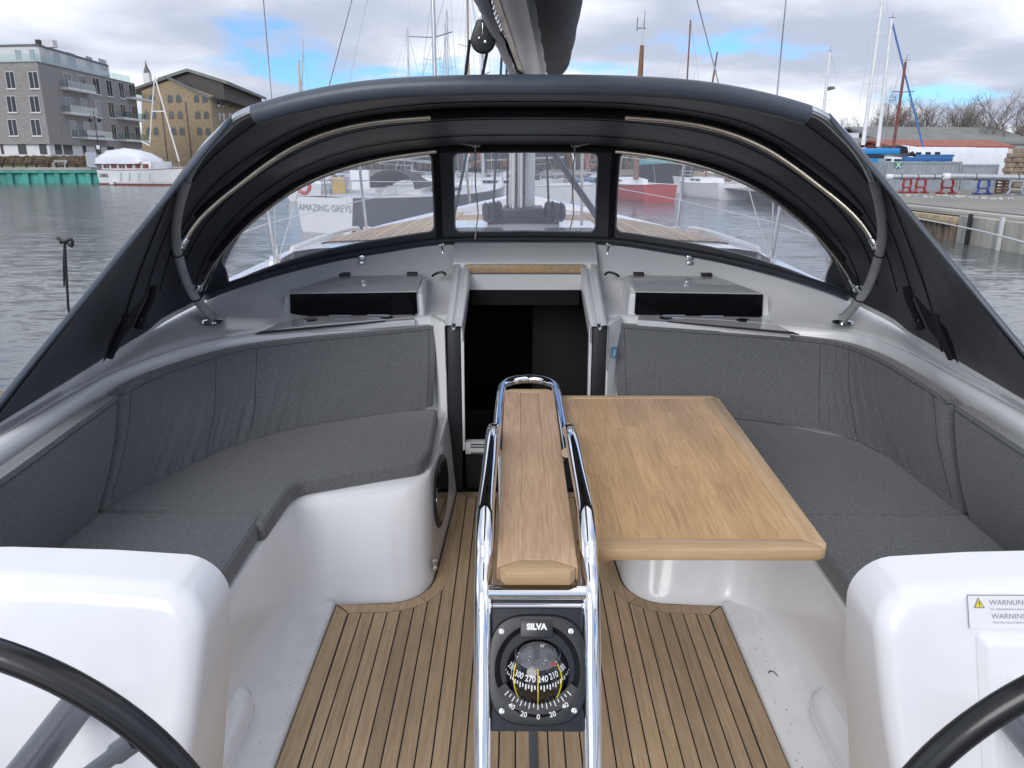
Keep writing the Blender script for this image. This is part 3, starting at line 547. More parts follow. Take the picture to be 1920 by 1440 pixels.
# ---- helm pedestals
PDX, PDZ = .036, -.078
def pedestal(s):
    prof = [(.80, 0), (.675, 0), (.655, .32), (.60, .64)] + [(.668 + .085 * math.cos(q), .79 + .085 * math.sin(q)) for q in [math.pi * (1 + .05) - k / 8 * math.pi * .50 for k in range(9)]] + [(.80, .884), (1.0, .890), (1.3, .885), (1.3, 0)]
    prof = [(x + PDX, max(0, z + PDZ)) for x, z in prof]; fwd = [V((x, 1.33, z)) for x, z in prof]; aft = [V((x, 1.21 - (.807 - z) * .33, z)) for x, z in prof]; n = len(prof)
    mb = MB(); mb.add(fwd + aft, [tuple(range(n)), tuple(range(2 * n - 1, n - 1, -1))] + [(i, n + i, n + (i + 1) % n, (i + 1) % n) for i in range(n)])
    return mb if s > 0 else mb.mirror()
for s in (1, -1):
    mb = pedestal(s); bm_me = mb.mesh('helm_pedestal', yacht.base, smooth=0)
    bm = bmesh.new(); bm.from_mesh(bm_me)
    aft_face = min((f for f in bm.faces if len(f.verts) > 8), key=lambda f: f.calc_center_median().y)
    bmesh.ops.bevel(bm, geom=list(aft_face.edges), offset=.038, segments=6, profile=.5, affect='EDGES', clamp_overlap=True)
    bm.to_mesh(bm_me); bm.free(); bm_me.polygons.foreach_set('use_smooth', [True] * len(bm_me.polygons)); bm_me.set_sharp_from_angle(angle=R(40))
    ped = yacht.part('helm_pedestal', bm_me, 'gelcoat', label='white %s helm pedestal' % ('starboard' if s > 0 else 'port'))
    if s > 0:
        fp = lambda a, b, n=0: V((a + .141, 1.21 - (.840 - b) * .33, b - .033)) + V((0, -.95, .313)) * n
        mb = MB(); mb.hexa([fp(.665, .40, 0), fp(.95, .40, 0), fp(.95, .765, 0), fp(.645, .765, 0), fp(.678, .41, .022), fp(.95, .41, .022), fp(.95, .745, .022), fp(.662, .745, .022)])
        cov = yacht.part('locker_cover', mb, 'gelcoat', bevel=.007, seg=3)
        mb = MB(); mb.hexa([fp(.69, .43, .0222), fp(.94, .43, .0222), fp(.94, .70, .0222), fp(.69, .70, .0222), fp(.70, .435, .027), fp(.94, .435, .027), fp(.94, .692, .027), fp(.70, .692, .027)]); yacht.part('cover_panel', mb, 'gelcoat_matt', parent=cov, bevel=.003)
        mb = MB(); mb.grid([[fp(.636, .768, .002), fp(.80, .768, .002)], [fp(.632, .826, .002), fp(.80, .826, .002)]]); stk = yacht.part('warning_sticker', mb, 'print_white', parent=ped)
        for q in ([(.632, .8262), (.80, .8262), (.80, .8245), (.632, .8245)], [(.6317, .826), (.6335, .826), (.6375, .768), (.6357, .768)]): mb = MB(); mb.add([fp(a, b, .0026) for a, b in q], [(0, 1, 2, 3)]); yacht.part('sticker_border', mb, 'print_grey', parent=ped)
        mb = MB(); mb.add([fp(.644, .803, .0026), fp(.665, .803, .0026), fp(.652, .822, .0026)], [(0, 1, 2)]); yacht.part('sticker_border', mb, 'print_grey', parent=ped)
        mb = MB(); mb.add([fp(.6475, .8048, .003), fp(.6615, .8048, .003), fp(.6525, .8185, .003)], [(0, 1, 2)]); yacht.part('warning_triangle', mb, 'print_yellow', parent=ped)
        mb = MB(); mb.add([fp(.6528, .815, .0034), fp(.6544, .815, .0034), fp(.6552, .809, .0034), fp(.654, .809, .0034)], [(0, 1, 2, 3)]); mb.add([fp(.654, .8075, .0034), fp(.6556, .8075, .0034), fp(.6558, .806, .0034), fp(.6542, .806, .0034)], [(0, 1, 2, 3)]); yacht.part('warning_mark', mb, 'caulk', parent=ped)
        for tx, a, b, sz in (('WARNUNG !', .672, .8125, .0135), ('WARNING !', .676, .789, .0135), ('Vor Inbetriebnahme Betriebsanleitung', .674, .8015, .0058), ('Read the manual before using !', .679, .7785, .0058)):
            yacht.part('sticker_text', text_mb(tx, sz, lambda x, y, a=a, b=b: fp(a + x, b + y * .95, .003), align='LEFT'), 'print_grey', parent=ped, smooth=0)
# cockpit drain fittings and speaker on the port seat front
sp = lambda a, b, n: V((-.3385 - (b * .045) - (2.8 - a) * .045 + n, a, b))
mb = MB(); mb.prism([sp(2.80 + .19 * math.copysign(abs(math.cos(q)) ** .75, math.cos(q)), .205 + .125 * math.sin(q), -.004) for q in [k / 32 * 2 * math.pi for k in range(32)]], (.010, 0, 0)); spk = yacht.part('speaker_grille', mb, 'black_plastic', bevel=.003)
mb = MB(); mb.prism([sp(2.80 + .165 * math.cos(q), .205 + .105 * math.sin(q), .006) for q in [k / 32 * 2 * math.pi for k in range(32)]], (.004, 0, 0)); yacht.part('speaker_mesh', mb, 'black_glass', parent=spk)
for z in (.075, .045): mb = MB(); mb.lathe([(0, .012), (.008, .01), (.014, .003), (.016, 0)], V((-.346, 2.485, z)), (1, -.3, 0), 14); yacht.part('shower_fitting', mb, 'chrome')

# ================================================================== COCKPIT FLOOR
flo = MB(); half = [(.678, .3), (.678, 2.318), (.60, 2.322), (.47, 2.333)] + [(x, y) for x, y in ((.40, 2.37), (.358, 2.44), (.345, 2.55), (.33, 2.9), (.32, 3.22))]
flo.add([V((x, y, -.003)) for x, y in half] + [V((-x, y, -.003)) for x, y in reversed(half)], [tuple(range(2 * len(half)))])
floor = Thing('cockpit_floor', 'teak planked cockpit floor with black caulking', None, (0, 2, -.003), boat=True, kind='structure')
floor.part('caulking_bed', flo, 'caulk', smooth=0)
outer = cat([(.674, .3, 0), (.674, 1.3, 0), (.674, 2.31, 0)], 3)
edge = [V(p) for p in ((.64, 2.314, 0), (.60, 2.316, 0), (.47, 2.327, 0), (.40, 2.362, 0), (.352, 2.436, 0), (.338, 2.55, 0), (.324, 2.9, 0), (.314, 3.19, 0))]
ec = cat(edge, 60); MW = .047
def inner(c):
    o = []
    for i, p in enumerate(c):
        t = (c[min(i + 1, len(c) - 1)] - c[max(i - 1, 0)]).normalized(); o.append(p + V((-t.y, t.x, 0)) * MW)
    return o
ei = inner(ec)
def ymax(x):
    """forward end of the straight planks, measured on the inner edge of the margin board"""
    x = abs(x)
    if x <= ei[-1].x: return 3.14
    best = 2.264
    for a, b in zip(ei, ei[1:]):
        if min(a.x, b.x) <= x <= max(a.x, b.x) and abs(a.x - b.x) > 1e-6: best = max(best, lerp(a.y, b.y, (x - a.x) / (b.x - a.x)))
    return best - .004
def slab(poly, nm='plank'):
    mb = MB(); mb.prism([V((x, y, -.006)) for x, y in poly], (0, 0, .006)); floor.part(nm, mb, 'teak_deck', smooth=0)
pitch, gap = .0445, .0045
for k in range(-15, 15):
    a, b = k * pitch + gap / 2, (k + 1) * pitch - gap / 2
    if abs(k * pitch + pitch / 2) > .64: continue
    lim0, lim1 = (-.62, .62)
    def clipx(x, y):                                                # tapered by the slanting side margin
        m = .622 + (.0 if y > 1.9 else 0) - (2.27 - y) * .012; return max(-m, min(m, x))
    ylo = .35; n = 6
    top = [(lerp(a, b, i / n), ymax(lerp(a, b, i / n))) for i in range(n + 1)]
    poly = [(clipx(a, ylo), ylo), (clipx(b, ylo), ylo)] + [(clipx(x, y), y) for x, y in reversed(top)]
    if abs(clipx(a, 2.2) - clipx(b, 2.2)) < .003: continue
    slab(poly)
for s in (1, -1):
    def sl(poly): slab([(s * x, y) for x, y in (poly if s > 0 else reversed(poly))], 'margin_board')
    sl([(.674, .35), (.674, 2.311), (.627, 2.267), (.627 - .023, .35)])
    ja, jb_ = [c[26].lerp(c[27], .10) for c in (ec, ei)], [c[26].lerp(c[27], .40) for c in (ec, ei)]
    sl([(.669, 2.315)] + [(p.x, p.y) for p in ec[:27] + [ja[0]]] + [(p.x, p.y) for p in reversed(ei[:27] + [ja[1]])] + [(.625, 2.272)])
    sl([(p.x, p.y) for p in [jb_[0]] + ec[27:]] + [(ec[-1].x, 3.195), (ei[-1].x, 3.148)] + [(p.x, p.y) for p in reversed([jb_[1]] + ei[27:])])
slab([(-.310, 3.195), (.310, 3.195), (.264, 3.150), (-.264, 3.150)], 'margin_board')

random.seed(55); mb = MB()
for i in range(70):
    sd = random.choice((-1, 1)); x, y = (sd * random.uniform(.69, .75), random.uniform(1.4, 2.25)) if i < 45 else (random.uniform(-.6, .6), random.uniform(1.4, 2.2)); z = .0195 if i < 45 else .0004
    a = random.uniform(0, 3); l = random.uniform(.0012, .004); d = V((math.cos(a), math.sin(a), 0)) * l; n_ = V((-d.y, d.x, 0)) * .5; p = V((x, y, z)); mb.add([p - d, p + n_, p + d, p - n_ * .6, p + V((0, 0, .0012))], [(0, 1, 4), (1, 2, 4), (2, 3, 4), (3, 0, 4)])
for k in range(7): q = k / 6 * 2.4; p = V((.735 + .012 * math.cos(q), 1.93 + .02 * math.sin(q), .0205)); mb.box(p, (.003, .004, .002))
solo('dirt_specks', 'scattered dark dirt specks on the cockpit floor and ledges', None, mb, 'caulk', boat=True, kind='stuff', smooth=0)
# ================================================================== CUSHIONS
def back_cushion(name, label, foot, top, u0, u1, pleat, seed):
    n, N = 150, 200; cf, ct = cat([(x, y, .428) for x, y in foot], N), cat([(x, y, .752) for x, y in top], N); rows = []
    side = 1 if foot[0][0] > 0 else -1
    for i in range(n):
        w = u0 + (u1 - u0) * i / (n - 1); j = min(int(w * (N - 1)), N - 2); fr = w * (N - 1) - j
        f, t = cf[j].lerp(cf[j + 1], fr), ct[j].lerp(ct[j + 1], fr); tg = (cf[j + 1] - cf[j]).normalized(); nr = V((tg.y, -tg.x, 0))
        if nr.x * side < 0: nr = -nr
        if abs(nr.x) < .5 and nr.y < 0: nr = -nr
        e = min(i, n - 1 - i) / 5; er = math.sqrt(max(0, 1 - (1 - min(1, e)) ** 2)); row = []
        pl = pleat(w)
        for k in range(15):
            h = k / 14; b = .016 * math.sin(math.pi * h) * er
            wk = noise.noise(V((w * 75 + h * 2.2, h * 1.3, seed))) ; wk = -abs(wk) ** .8 + .25
            wk2 = noise.noise(V((w * 160, h * 5, seed + 9))) * (max(0, 1 - h * 3.5) + max(0, h * 4 - 3))
            d = pl * (.011 * wk + .006 * wk2) + .004 * noise.noise(V((w * 9, h * 2, seed + 4)))
            p = f.lerp(t - nr * .050 - V((0, 0, .012)), h); row.append(p - nr * (b + d) + nr * .03 * (1 - er))
        for a, z in ((.046, .004), (.038, .001), (.0, .0), (-.012, -.004), (-.02, -.02)):
            row.append(t - nr * a + V((0, 0, z - (1 - er) * .012)))
        row.append(f + nr * .06 + V((0, 0, .1))); row.append(f + nr * .05); rows.append(row)
    mb = MB(); mb.grid(rows); m = len(rows[0]); mb.f.append(tuple(range(m))); mb.f.append(tuple((n - 1) * m + k for k in range(m - 1, -1, -1)))
    o = solo(name, label, 'cushion', mb, 'cushion_fabric', boat=True, group='back cushions round the cockpit', smooth=55)
    cm = BOAT @ V((0, 2.2, .6)); cb_ = V((0, 2.2, .6))
    def lift(p, d): return p + (V((0, 1.6, .9)) - p).normalized() * d
    child(o, 'piping', MB().tube([lift(r[14], .0006) for r in rows[3:-3]], .0014, 5), 'seam_dark')
    for i in ((4, n - 5) if u1 - u0 < .35 else (4, int(n * .52), int(n * .66), n - 5)): child(o, 'seam', MB().tube([lift(q, .0004) for q in rows[i][1:15]], .0012, 5), 'seam_dark')
    return o
fL = [(-.398, 3.172), (-.66, 3.06), (-.934, 2.92), (-1.12, 2.75), (-1.25, 2.52), (-1.35, 2.28), (-1.38, 2.05), (-1.38, 1.7), (-1.38, 1.2)]
tL = [(-.412, 3.372), (-.68, 3.255), (-.962, 3.135), (-1.168, 3.009), (-1.31, 2.80), (-1.398, 2.56), (-1.402, 2.2), (-1.39, 1.8), (-1.385, 1.2)]
fR = [(.398, 3.185), (.66, 3.11), (.895, 3.032), (1.12, 2.95), (1.26, 2.85), (1.335, 2.66), (1.365, 2.35), (1.382, 2.0), (1.38, 1.2)]
tR = [(.405, 3.402), (.68, 3.32), (.957, 3.243), (1.18, 3.165), (1.315, 3.08), (1.385, 2.9), (1.405, 2.6), (1.40, 2.1), (1.39, 1.2)]
bump = lambda a, b, s_: (lambda w: min(1, max(0, (w - a) / s_)) * min(1, max(0, (b - w) / s_)))
def utgt(foot, y):
    c = cat([(x, yy, 0) for x, yy in foot], 200); return next(i for i, p in enumerate(c) if p.y < y) / 199
uL, uR = utgt(fL, 2.19), utgt(fR, 2.18)
back_cushion('back_cushion', 'curved grey backrest cushion on the port side, pleated round the corner', fL, tL, 0, uL - .004, bump(.18, uL + .05, .12), 1.0)
back_cushion('back_cushion', 'straight grey backrest cushion beside the port helm pedestal', fL, tL, uL + .004, 1, lambda w: .08, 2.0)
bcR = back_cushion('back_cushion', 'curved grey backrest cushion behind the table with a blue tag', fR, tR, 0, uR - .004, bump(.2, uR + .05, .12), 3.0)
back_cushion('back_cushion', 'straight grey backrest cushion beside the starboard helm pedestal', fR, tR, uR + .004, 1, lambda w: .08, 4.0)
mb = MB(); mb.box((.383, 3.222, .662), (.022, .004, .046)); tg = mb.mesh('brand_tag', V(bcR.location)); 
tg = (lambda me: me)(MB().add([v - BOAT.transposed() @ bcR.location for v in mb.v], mb.f).mesh('brand_tag')); tg.materials.append(MAT['tag_blue']); to = bpy.data.objects.new('brand_tag', tg); COL.objects.link(to); to.parent = bcR; to['label'] = 'small blue fabric tag with white print'
b0 = BOAT.transposed() @ bcR.location
tm = text_mb('Vary', .017, lambda x, y: V((.383 - y, 3.2195, .660 + x)) - b0).mesh('tag_print', smooth=0); tm.materials.append(MAT['print_white']); t2 = bpy.data.objects.new('tag_print', tm); COL.objects.link(t2); t2.parent = bcR
def seat_cushion(label, poly, side):
    mb = MB(); P = [V((side * x, y, .364)) for x, y in poly]
    if side < 0: P.reverse()
    mb.prism(P, (0, 0, .062)); o = solo('seat_cushion', label, 'cushion', mb, 'cushion_fabric', boat=True, group='seat cushions on the benches', bevel=.012, seg=3, bang=R(60), smooth=50)
    cx = sum(p.x for p in P) / len(P); cy = sum(p.y for p in P) / len(P); Q = []
    for i, p in enumerate(P):
        t = (P[(i + 1) % len(P)] - P[i - 1]).normalized(); Q.append(p + V((-t.y, t.x, 0)) * .011 + V((0, 0, .0618)))
    child(o, 'piping', MB().tube(Q + [Q[0]], .0024, 5, cap=False), 'cushion_fabric'); return o
def cornered(pts, r=.03):
    out = []; n = len(pts)
    for i in range(n):
        p, a, b = V((*pts[i], 0)), V((*pts[i - 1], 0)), V((*pts[(i + 1) % n], 0)); da, db = (a - p), (b - p); rr = min(r, da.length * .45, db.length * .45)
        p0, p1 = p + da.normalized() * rr, p + db.normalized() * rr
        for k in range(5): t = k / 4; q = p0 * (1 - t) ** 2 + p * 2 * t * (1 - t) + p1 * t * t; out.append((q.x, q.y))
    return out
fwdp = cornered([(.385, 3.15), (.372, 2.70), (.395, 2.605), (.55, 2.543), (.80, 2.432), (.818, 2.38), (.826, 2.125), (.86, 2.125), (.87, 2.205), (1.42, 2.205), (1.42, 2.45), (1.3, 2.8), (1.0, 3.0), (.7, 3.1)], .03)
aftp = cornered([(.852, 2.197), (.850, 1.7), (.845, .9), (1.42, .9), (1.42, 2.197)], .025)
seat_cushion('grey seat cushion with stepped edge on the port bench beside the companionway', fwdp, -1)
seat_cushion('grey seat cushion next to the port helm pedestal', aftp, -1)
seat_cushion('grey seat cushion under the table on the starboard bench', fwdp, 1)
seat_cushion('grey seat cushion next to the starboard helm pedestal', aftp, 1)
# ================================================================== COCKPIT TABLE
mat('instrument_black', (.010, .012, .02), .3, spec=.35, var=.5, vscale=60)
tab = Thing('cockpit_table', 'teak cockpit table with chrome rails and one leaf raised to starboard', 'table', (0, 1.9, 0), boat=True)
def board(x0, x1, y0, y1, z, r, th):
    mb = MB(); mb.prism([V((a, b, z - th)) for a, b in rrect(x0, x1, y0, y1, r)], (0, 0, th)); return mb
X0, X1, Y0, Y1, ZT = .112, .662, 1.515, 2.552, .70
# leaf: mitred frame around staves
bw = .05; fr = [[(X0, Y0), (X1, Y0), (X1 - bw, Y0 + bw), (X0, Y0 + bw)], [(X1, Y1), (X0, Y1), (X0, Y1 - bw * .6), (X1 - bw, Y1 - bw * .6)], [(X1, Y0), (X1, Y1), (X1 - bw, Y1 - bw * .6), (X1 - bw, Y0 + bw)]]
def rounded(poly, rc, r):
    out = []; n = len(poly)
    for i, p in enumerate(poly):
        if i in rc:
            P, A, B = V((*p, 0)), V((*poly[i - 1], 0)), V((*poly[(i + 1) % n], 0)); a, b = P + (A - P).normalized() * r, P + (B - P).normalized() * r
            out += [((a * (1 - t) ** 2 + P * 2 * t * (1 - t) + b * t * t).x, (a * (1 - t) ** 2 + P * 2 * t * (1 - t) + b * t * t).y) for t in (0, .25, .5, .75, 1)]
        else: out.append(p)
    return out
# outer corners are cut so the mitred boards meet on a rounded corner
rr = .03
fr[0] = [(X0, Y0), (X1 - rr, Y0), (X1 - rr * .3, Y0 + rr * .3), (X1 - bw, Y0 + bw), (X0, Y0 + bw)]
fr[1] = [(X1 - rr, Y1), (X0, Y1), (X0, Y1 - bw * .6), (X1 - bw, Y1 - bw * .6), (X1 - rr * .3, Y1 - rr * .3)]
fr[2] = [(X1 - rr * .3, Y0 + rr * .3), (X1, Y0 + rr), (X1, Y1 - rr), (X1 - rr * .3, Y1 - rr * .3), (X1 - bw, Y1 - bw * .6), (X1 - bw, Y0 + bw)]
for i, q in enumerate(fr):
    mb = MB()
    if i < 2: mb.prism([V((y, -x, 0)) for x, y in q], (0, 0, .029)); me = mb.mesh('leaf_edge', V((0, 0, 0)), smooth=24, bevel=.0035); o = tab.part('leaf_edge', me, 'teak_edge'); o.rotation_euler = (0, 0, R(90)); o.location = V((0, 0, ZT - .029)) - tab.base
    else: mb.prism([V((x, y, ZT - .029)) for x, y in q], (0, 0, .029)); tab.part('leaf_edge', mb, 'teak_edge', bevel=.0035, smooth=24)
random.seed(11); sw = (X1 - bw - X0) / 11
for i in range(11):
    y = Y0 + bw; 
    while y < Y1 - bw * .6 - .01:
        l = random.uniform(.22, .5); y2 = min(y + l, Y1 - bw * .6)
        if Y1 - bw * .6 - y2 < .1: y2 = Y1 - bw * .6
        mb = MB(); mb.box((X0 + sw * (i + .5), (y + y2) / 2, ZT - .0155), (sw - .0002, y2 - y - .0002, .027)); tab.part('stave', mb, 'teak_table', smooth=0); y = y2
# centre board: field and two mitred ends
bx, by0, by1, bz = .083, 1.352, 2.50, .742
e0 = .085; z0 = bz - .03
def bpart(poly, nm, rot):
    mb = MB()
    if rot: mb.prism([V((y, -x, 0)) for x, y in poly], (0, 0, .03)); o = tab.part(nm, mb.mesh(nm, V((0, 0, 0)), smooth=24, bevel=.004), 'teak_edge'); o.rotation_euler = (0, 0, R(90)); o.location = V((0, 0, z0)) - tab.base
    else: mb.prism([V((x, y, z0)) for x, y in poly], (0, 0, .03)); tab.part(nm, mb, 'teak_board', bevel=.0008, seg=1)
bpart([(-.066, by0), (.066, by0), (bx - .004, by0 + .02), (.035, by0 + .05), (-.035, by0 + .05), (-bx + .004, by0 + .02)], 'board_end', True)
bpart([(.06, by1), (-.06, by1), (-bx + .006, by1 - .012), (-.035, by1 - .04), (.035, by1 - .04), (bx - .006, by1 - .012)], 'board_end', True)
bpart([(-bx, by0 + .0215), (-.036, by0 + .0507), (-.030, by0 + .0507), (-.030, by1 - .041), (-.036, by1 - .041), (-bx, by1 - .0135)], 'board_plank', False)
bpart([(-.0297, by0 + .0507), (.0297, by0 + .0507), (.0297, by1 - .041), (-.0297, by1 - .041)], 'board_plank', False)
bpart([(bx, by0 + .0215), (bx, by1 - .0135), (.036, by1 - .041), (.030, by1 - .041), (.030, by0 + .0507), (.036, by0 + .0507)], 'board_plank', False)
# chrome tubes
def lean(z): return 1.362 - (.66 - z) * .577
for s in (1, -1):
    x = .111
    path = cat([(s * .108, 2.05, .772), (s * .109, 1.95, .787), (s * .110, 1.75, .789), (s * .112, 1.56, .787), (s * x, 1.50, .778), (s * x, 1.455, .755), (s * x, 1.425, .72), (s * x, lean(.66), .66), (s * (x - .001), lean(.5), .5), (s * (x - .002), lean(.25), .25), (s * (x - .002), lean(0), 0)], 90)
    mb = MB(); mb.tube(path, .0195, 18)
    c = V((s * .108, 2.05, .772)); mb.lathe([(.0195, 0), (.0175, .010), (.012, .017), (.005, .020), (0, .0205)], c, (0, 1, -.12), 18); tab.part('grab_rail', mb, 'chrome', smooth=60)
    mb = MB(); mb.lathe([(.0, .012), (.03, .012), (.036, .006), (.037, 0)], V((s * (x - .002), lean(0), 0)), (0, 0, 1), 20); tab.part('foot_flange', mb, 'chrome')
    mb = MB(); mb.tube([(s * .09, 2.45, .71), (s * .09, 2.47, 0)], .019, 14); tab.part('front_leg', mb, 'chrome')
mb = MB(); mb.tube(cat([(-.099, 2.0, .722), (-.098, 2.3, .728), (-.094, 2.5, .732), (-.085, 2.565, .734), (-.06, 2.605, .735), (-.02, 2.622, .736), (.02, 2.622, .736), (.06, 2.605, .735), (.085, 2.565, .734), (.094, 2.5, .732), (.098, 2.3, .728), (.099, 2.0, .722)], 90), .0155, 16); tab.part('end_hoop', mb, 'chrome', smooth=60)
mb = MB(); mb.tube([(-.1, 1.372, .683), (.1, 1.372, .683)], .016, 16); tab.part('cross_tube', mb, 'chrome', smooth=60)
ey, en = V((0, .5, .866)), V((0, -.866, .5)); PC = V((0, 1.2985, .552))
def cp(a, b, n=0.0): return PC + V((a, 0, 0)) + ey * b + en * n
mb = MB(); mb.hexa([cp(-.092, -.119, -.004), cp(.092, -.119, -.004), cp(.092, .134, -.004), cp(-.092, .134, -.004), cp(-.092, -.119, .002), cp(.092, -.119, .002), cp(.092, .134, .002), cp(-.092, .134, .002)]); tab.part('instrument_plate', mb, 'instrument_black')
mb = MB(); mb.tube([cp(-.092, .124, .004), cp(.092, .124, .004)], .006, 12); tab.part('plate_trim', mb, 'chrome')
mb = MB(); mb.tube([(.0, 2.05, .70), (.0, 2.05, 0)], .02, 14); tab.part('table_leg', mb, 'stainless')
mb = MB(); mb.box((.004, 1.45, .0025), (.024, .62, .004)); mb.box((.004, 1.45, .005), (.010, .62, .003)); tab.part('floor_strip', mb, 'spoke_grey')
mb = MB(); mb.box((0, 1.9, .695), (.12, .9, .03)); tab.part('table_beam', mb, 'teak_edge', bevel=.004)
mb = MB(); mb.prism([V((.10, 1.60, .66)), V((.25, 1.60, .66)), V((.10, 1.60, .57))], (0, .025, 0)); tab.part('leaf_bracket', mb, 'teak_edge')

# ================================================================== COMPASS
com = Thing('ship_compass', 'black round ship compass with white numbers and yellow lines below the table', 'compass', cp(0, 0, .002), boat=True)
Z = lambda zx, zy, n=0.0: cp((zx - 598) * 2.62e-4, (712 - zy) * 2.61e-4, n)
hp = [(.104 * math.copysign(abs(math.cos(q)) ** .62, math.cos(q)), .105 * math.copysign(abs(math.sin(q)) ** .62, math.sin(q))) for q in [k / 64 * 2 * math.pi for k in range(64)]]
hp = [(a * .955, b * 1.02) for a, b in hp]
mb = MB(); mb.grid([[cp(a * k, b * k, n) for a, b in hp] for k, n in ((1.0, .002), (.995, .010), (.97, .0145), (.90, .016))] , True)
ci = [(.0865 * math.cos(q), .0905 * math.sin(q)) for q in [k / 64 * 2 * math.pi for k in range(64)]]
mb.grid([[cp(a * .90, b * .90, .016) for a, b in hp], [cp(a, b, .016) for a, b in ci], [cp(a * .98, b * .98, .013) for a, b in ci], [cp(a * .84, b * .84 , -.001) for a, b in ci]], True)
com.part('housing', mb, 'black_plastic', smooth=35)
gc, gr = (598, 735), .068
def gpt(zx, zy, lift=0.0):
    a, b = (zx - gc[0]) * 2.62e-4, (gc[1] - zy) * 2.61e-4; q = max(.0002, gr * gr - a * a - b * b); return cp(a, b - .006, -.018 + math.sqrt(q) + lift)
mb = MB(); mb.lathe([(gr * math.sin(q), gr * math.cos(q) - .018) for q in [k / 20 * math.pi * .5 for k in range(21)]], cp(0, -.006, 0), en, 48); gl = com.part('globe', mb, 'black_glass', smooth=60)
mat('card_grey', (.10, .10, .11), .25, coat=.4, var=.5, vscale=60)
mb = MB(); mb.grid([[gpt(600 + 178 * k * math.cos(q), 592 + 105 * k * math.sin(q), .0004) for q in [i / 40 * 2 * math.pi for i in range(40)]] for k in (1, .8, .6, .4, .2, .02)], True); com.part('compass_card', mb, 'card_grey', parent=gl)
mb = MB()
for tx, zx, zy, rot, wd in (('330', 397, 682, -38, .55), ('300', 455, 733, -20, .8), ('270', 540, 758, -6, 1), ('240', 634, 759, 5, 1), ('210', 717, 735, 19, .85), ('180', 785, 690, 36, .6)):
    c, sn = math.cos(R(rot)), math.sin(R(rot)); mb.join(text_mb(tx, 66, lambda x, y, zx=zx, zy=zy, c=c, sn=sn, wd=wd: gpt(zx + (x * wd * .82 * c - y * sn * 1), zy - (x * wd * .82 * sn + y * c), .0007), bold=.8))
com.part('bearing_numbers', mb, 'print_white', parent=gl, smooth=0)
mb = MB()
for k in range(-14, 15):
    q = R(k * 5.1); L = 46 if k % 2 == 0 else 30; w = 4.2
    for d0, d1 in ((0, L),):
        c0 = V((598 + 262 * math.sin(q), 640 + 165 * math.cos(q) + 2, 0)); c1 = V((598 + (262 + 0) * math.sin(q) * 1.02, c0.y + L * max(.5, math.cos(q)), 0)); tv = V((w * math.cos(q) + 1, 0, 0))
        mb.add([gpt(c0.x - tv.x, c0.y, .0007), gpt(c0.x + tv.x, c0.y, .0007), gpt(c1.x + tv.x, c1.y, .0007), gpt(c1.x - tv.x, c1.y, .0007)], [(0, 1, 2, 3)])
com.part('bearing_ticks', mb, 'print_white', parent=gl, kind='stuff', smooth=0)
for pts in ([(597, 685), (598, 780), (599, 880), (600, 965)], [(432, 655), (414, 745), (425, 840), (460, 928)], [(748, 655), (778, 745), (770, 840), (745, 913)]):
    mb = MB(); mb.tube(cat([gpt(x, y, .0015) for x, y in pts], 16), .0011, 6); com.part('lubber_line', mb, 'print_yellow', parent=gl)
for q in ([(450, 582), (540, 598), (540, 603), (450, 587)], [(440, 606), (530, 622), (530, 627), (440, 611)], [(650, 624), (742, 640), (742, 645), (650, 629)], [(640, 646), (735, 664), (735, 669), (640, 651)]):
    mb = MB(); mb.add([gpt(x, y, .0008) for x, y in q], [(0, 1, 2, 3)]); com.part('card_line', mb, 'print_white', parent=gl, smooth=0)
mb = MB(); mb.add([gpt(x, y, .0009) for x, y in ((690, 645), (738, 648), (730, 664), (700, 660))], [(0, 1, 2, 3)]); com.part('north_mark', mb, 'print_red', parent=gl, smooth=0)
com.part('card_letter', text_mb('W', 34, lambda x, y: gpt(635 + x, 532 - y, .0008)), 'print_white', parent=gl, smooth=0)
mb = MB()
for k in range(-8, 9):
    q = R(k * 5.6); L = 42 if k % 2 == 0 else 28
    for a in (0,):
        d = V((math.sin(q), math.cos(q))); p0, p1 = V((600, 640)) + d * 318, V((600, 640)) + d * (318 + L); t = V((d.y, -d.x)) * 3.2
        mb.add([Z(*(p0 - t), .0163), Z(*(p0 + t), .0163), Z(*(p1 + t), .0163), Z(*(p1 - t), .0163)], [(0, 1, 2, 3)])
com.part('heel_scale', mb, 'print_white', kind='stuff', smooth=0)
# the heel scale lies on the sloping ring: a flat lip carries it
mb = MB(); rows = []
for r0, n in ((300, .0150), (395, .0160)):
    rows.append([Z(600 + r0 * math.sin(R(a)), 640 + r0 * math.cos(R(a)), n) for a in range(-56, 57, 4)])
mb.grid(rows); com.part('scale_lip', mb, 'black_plastic')
for tx, zx, zy, rot in (('40', 399, 976, -32), ('20', 491, 1034, -15), ('0', 602, 1053, 0), ('20', 711, 1033, 15), ('40', 808, 970, 32)):
    c, sn = math.cos(R(rot)), math.sin(R(rot)); com.part('scale_number', text_mb(tx, 52, lambda x, y, zx=zx, zy=zy, c=c, sn=sn: Z(zx + x * c - y * sn * -1 * -1, zy - (x * sn + y * c), .0170), bold=.6), 'print_white', smooth=0)
mb = MB(); mb.hexa([Z(468, 480, .002), Z(718, 480, .002), Z(718, 335, .002), Z(468, 335, .002), Z(468, 470, .019), Z(718, 470, .019), Z(718, 340, .017), Z(468, 340, .017)]); com.part('name_tab', mb, 'black_plastic', bevel=.001)
com.part('brand_lettering', text_mb('SILVA', 62, lambda x, y: Z(592 + x, 392 - y, .0200 - .00001 * (392 - y - 392)), bold=3.6), 'print_white', smooth=0)
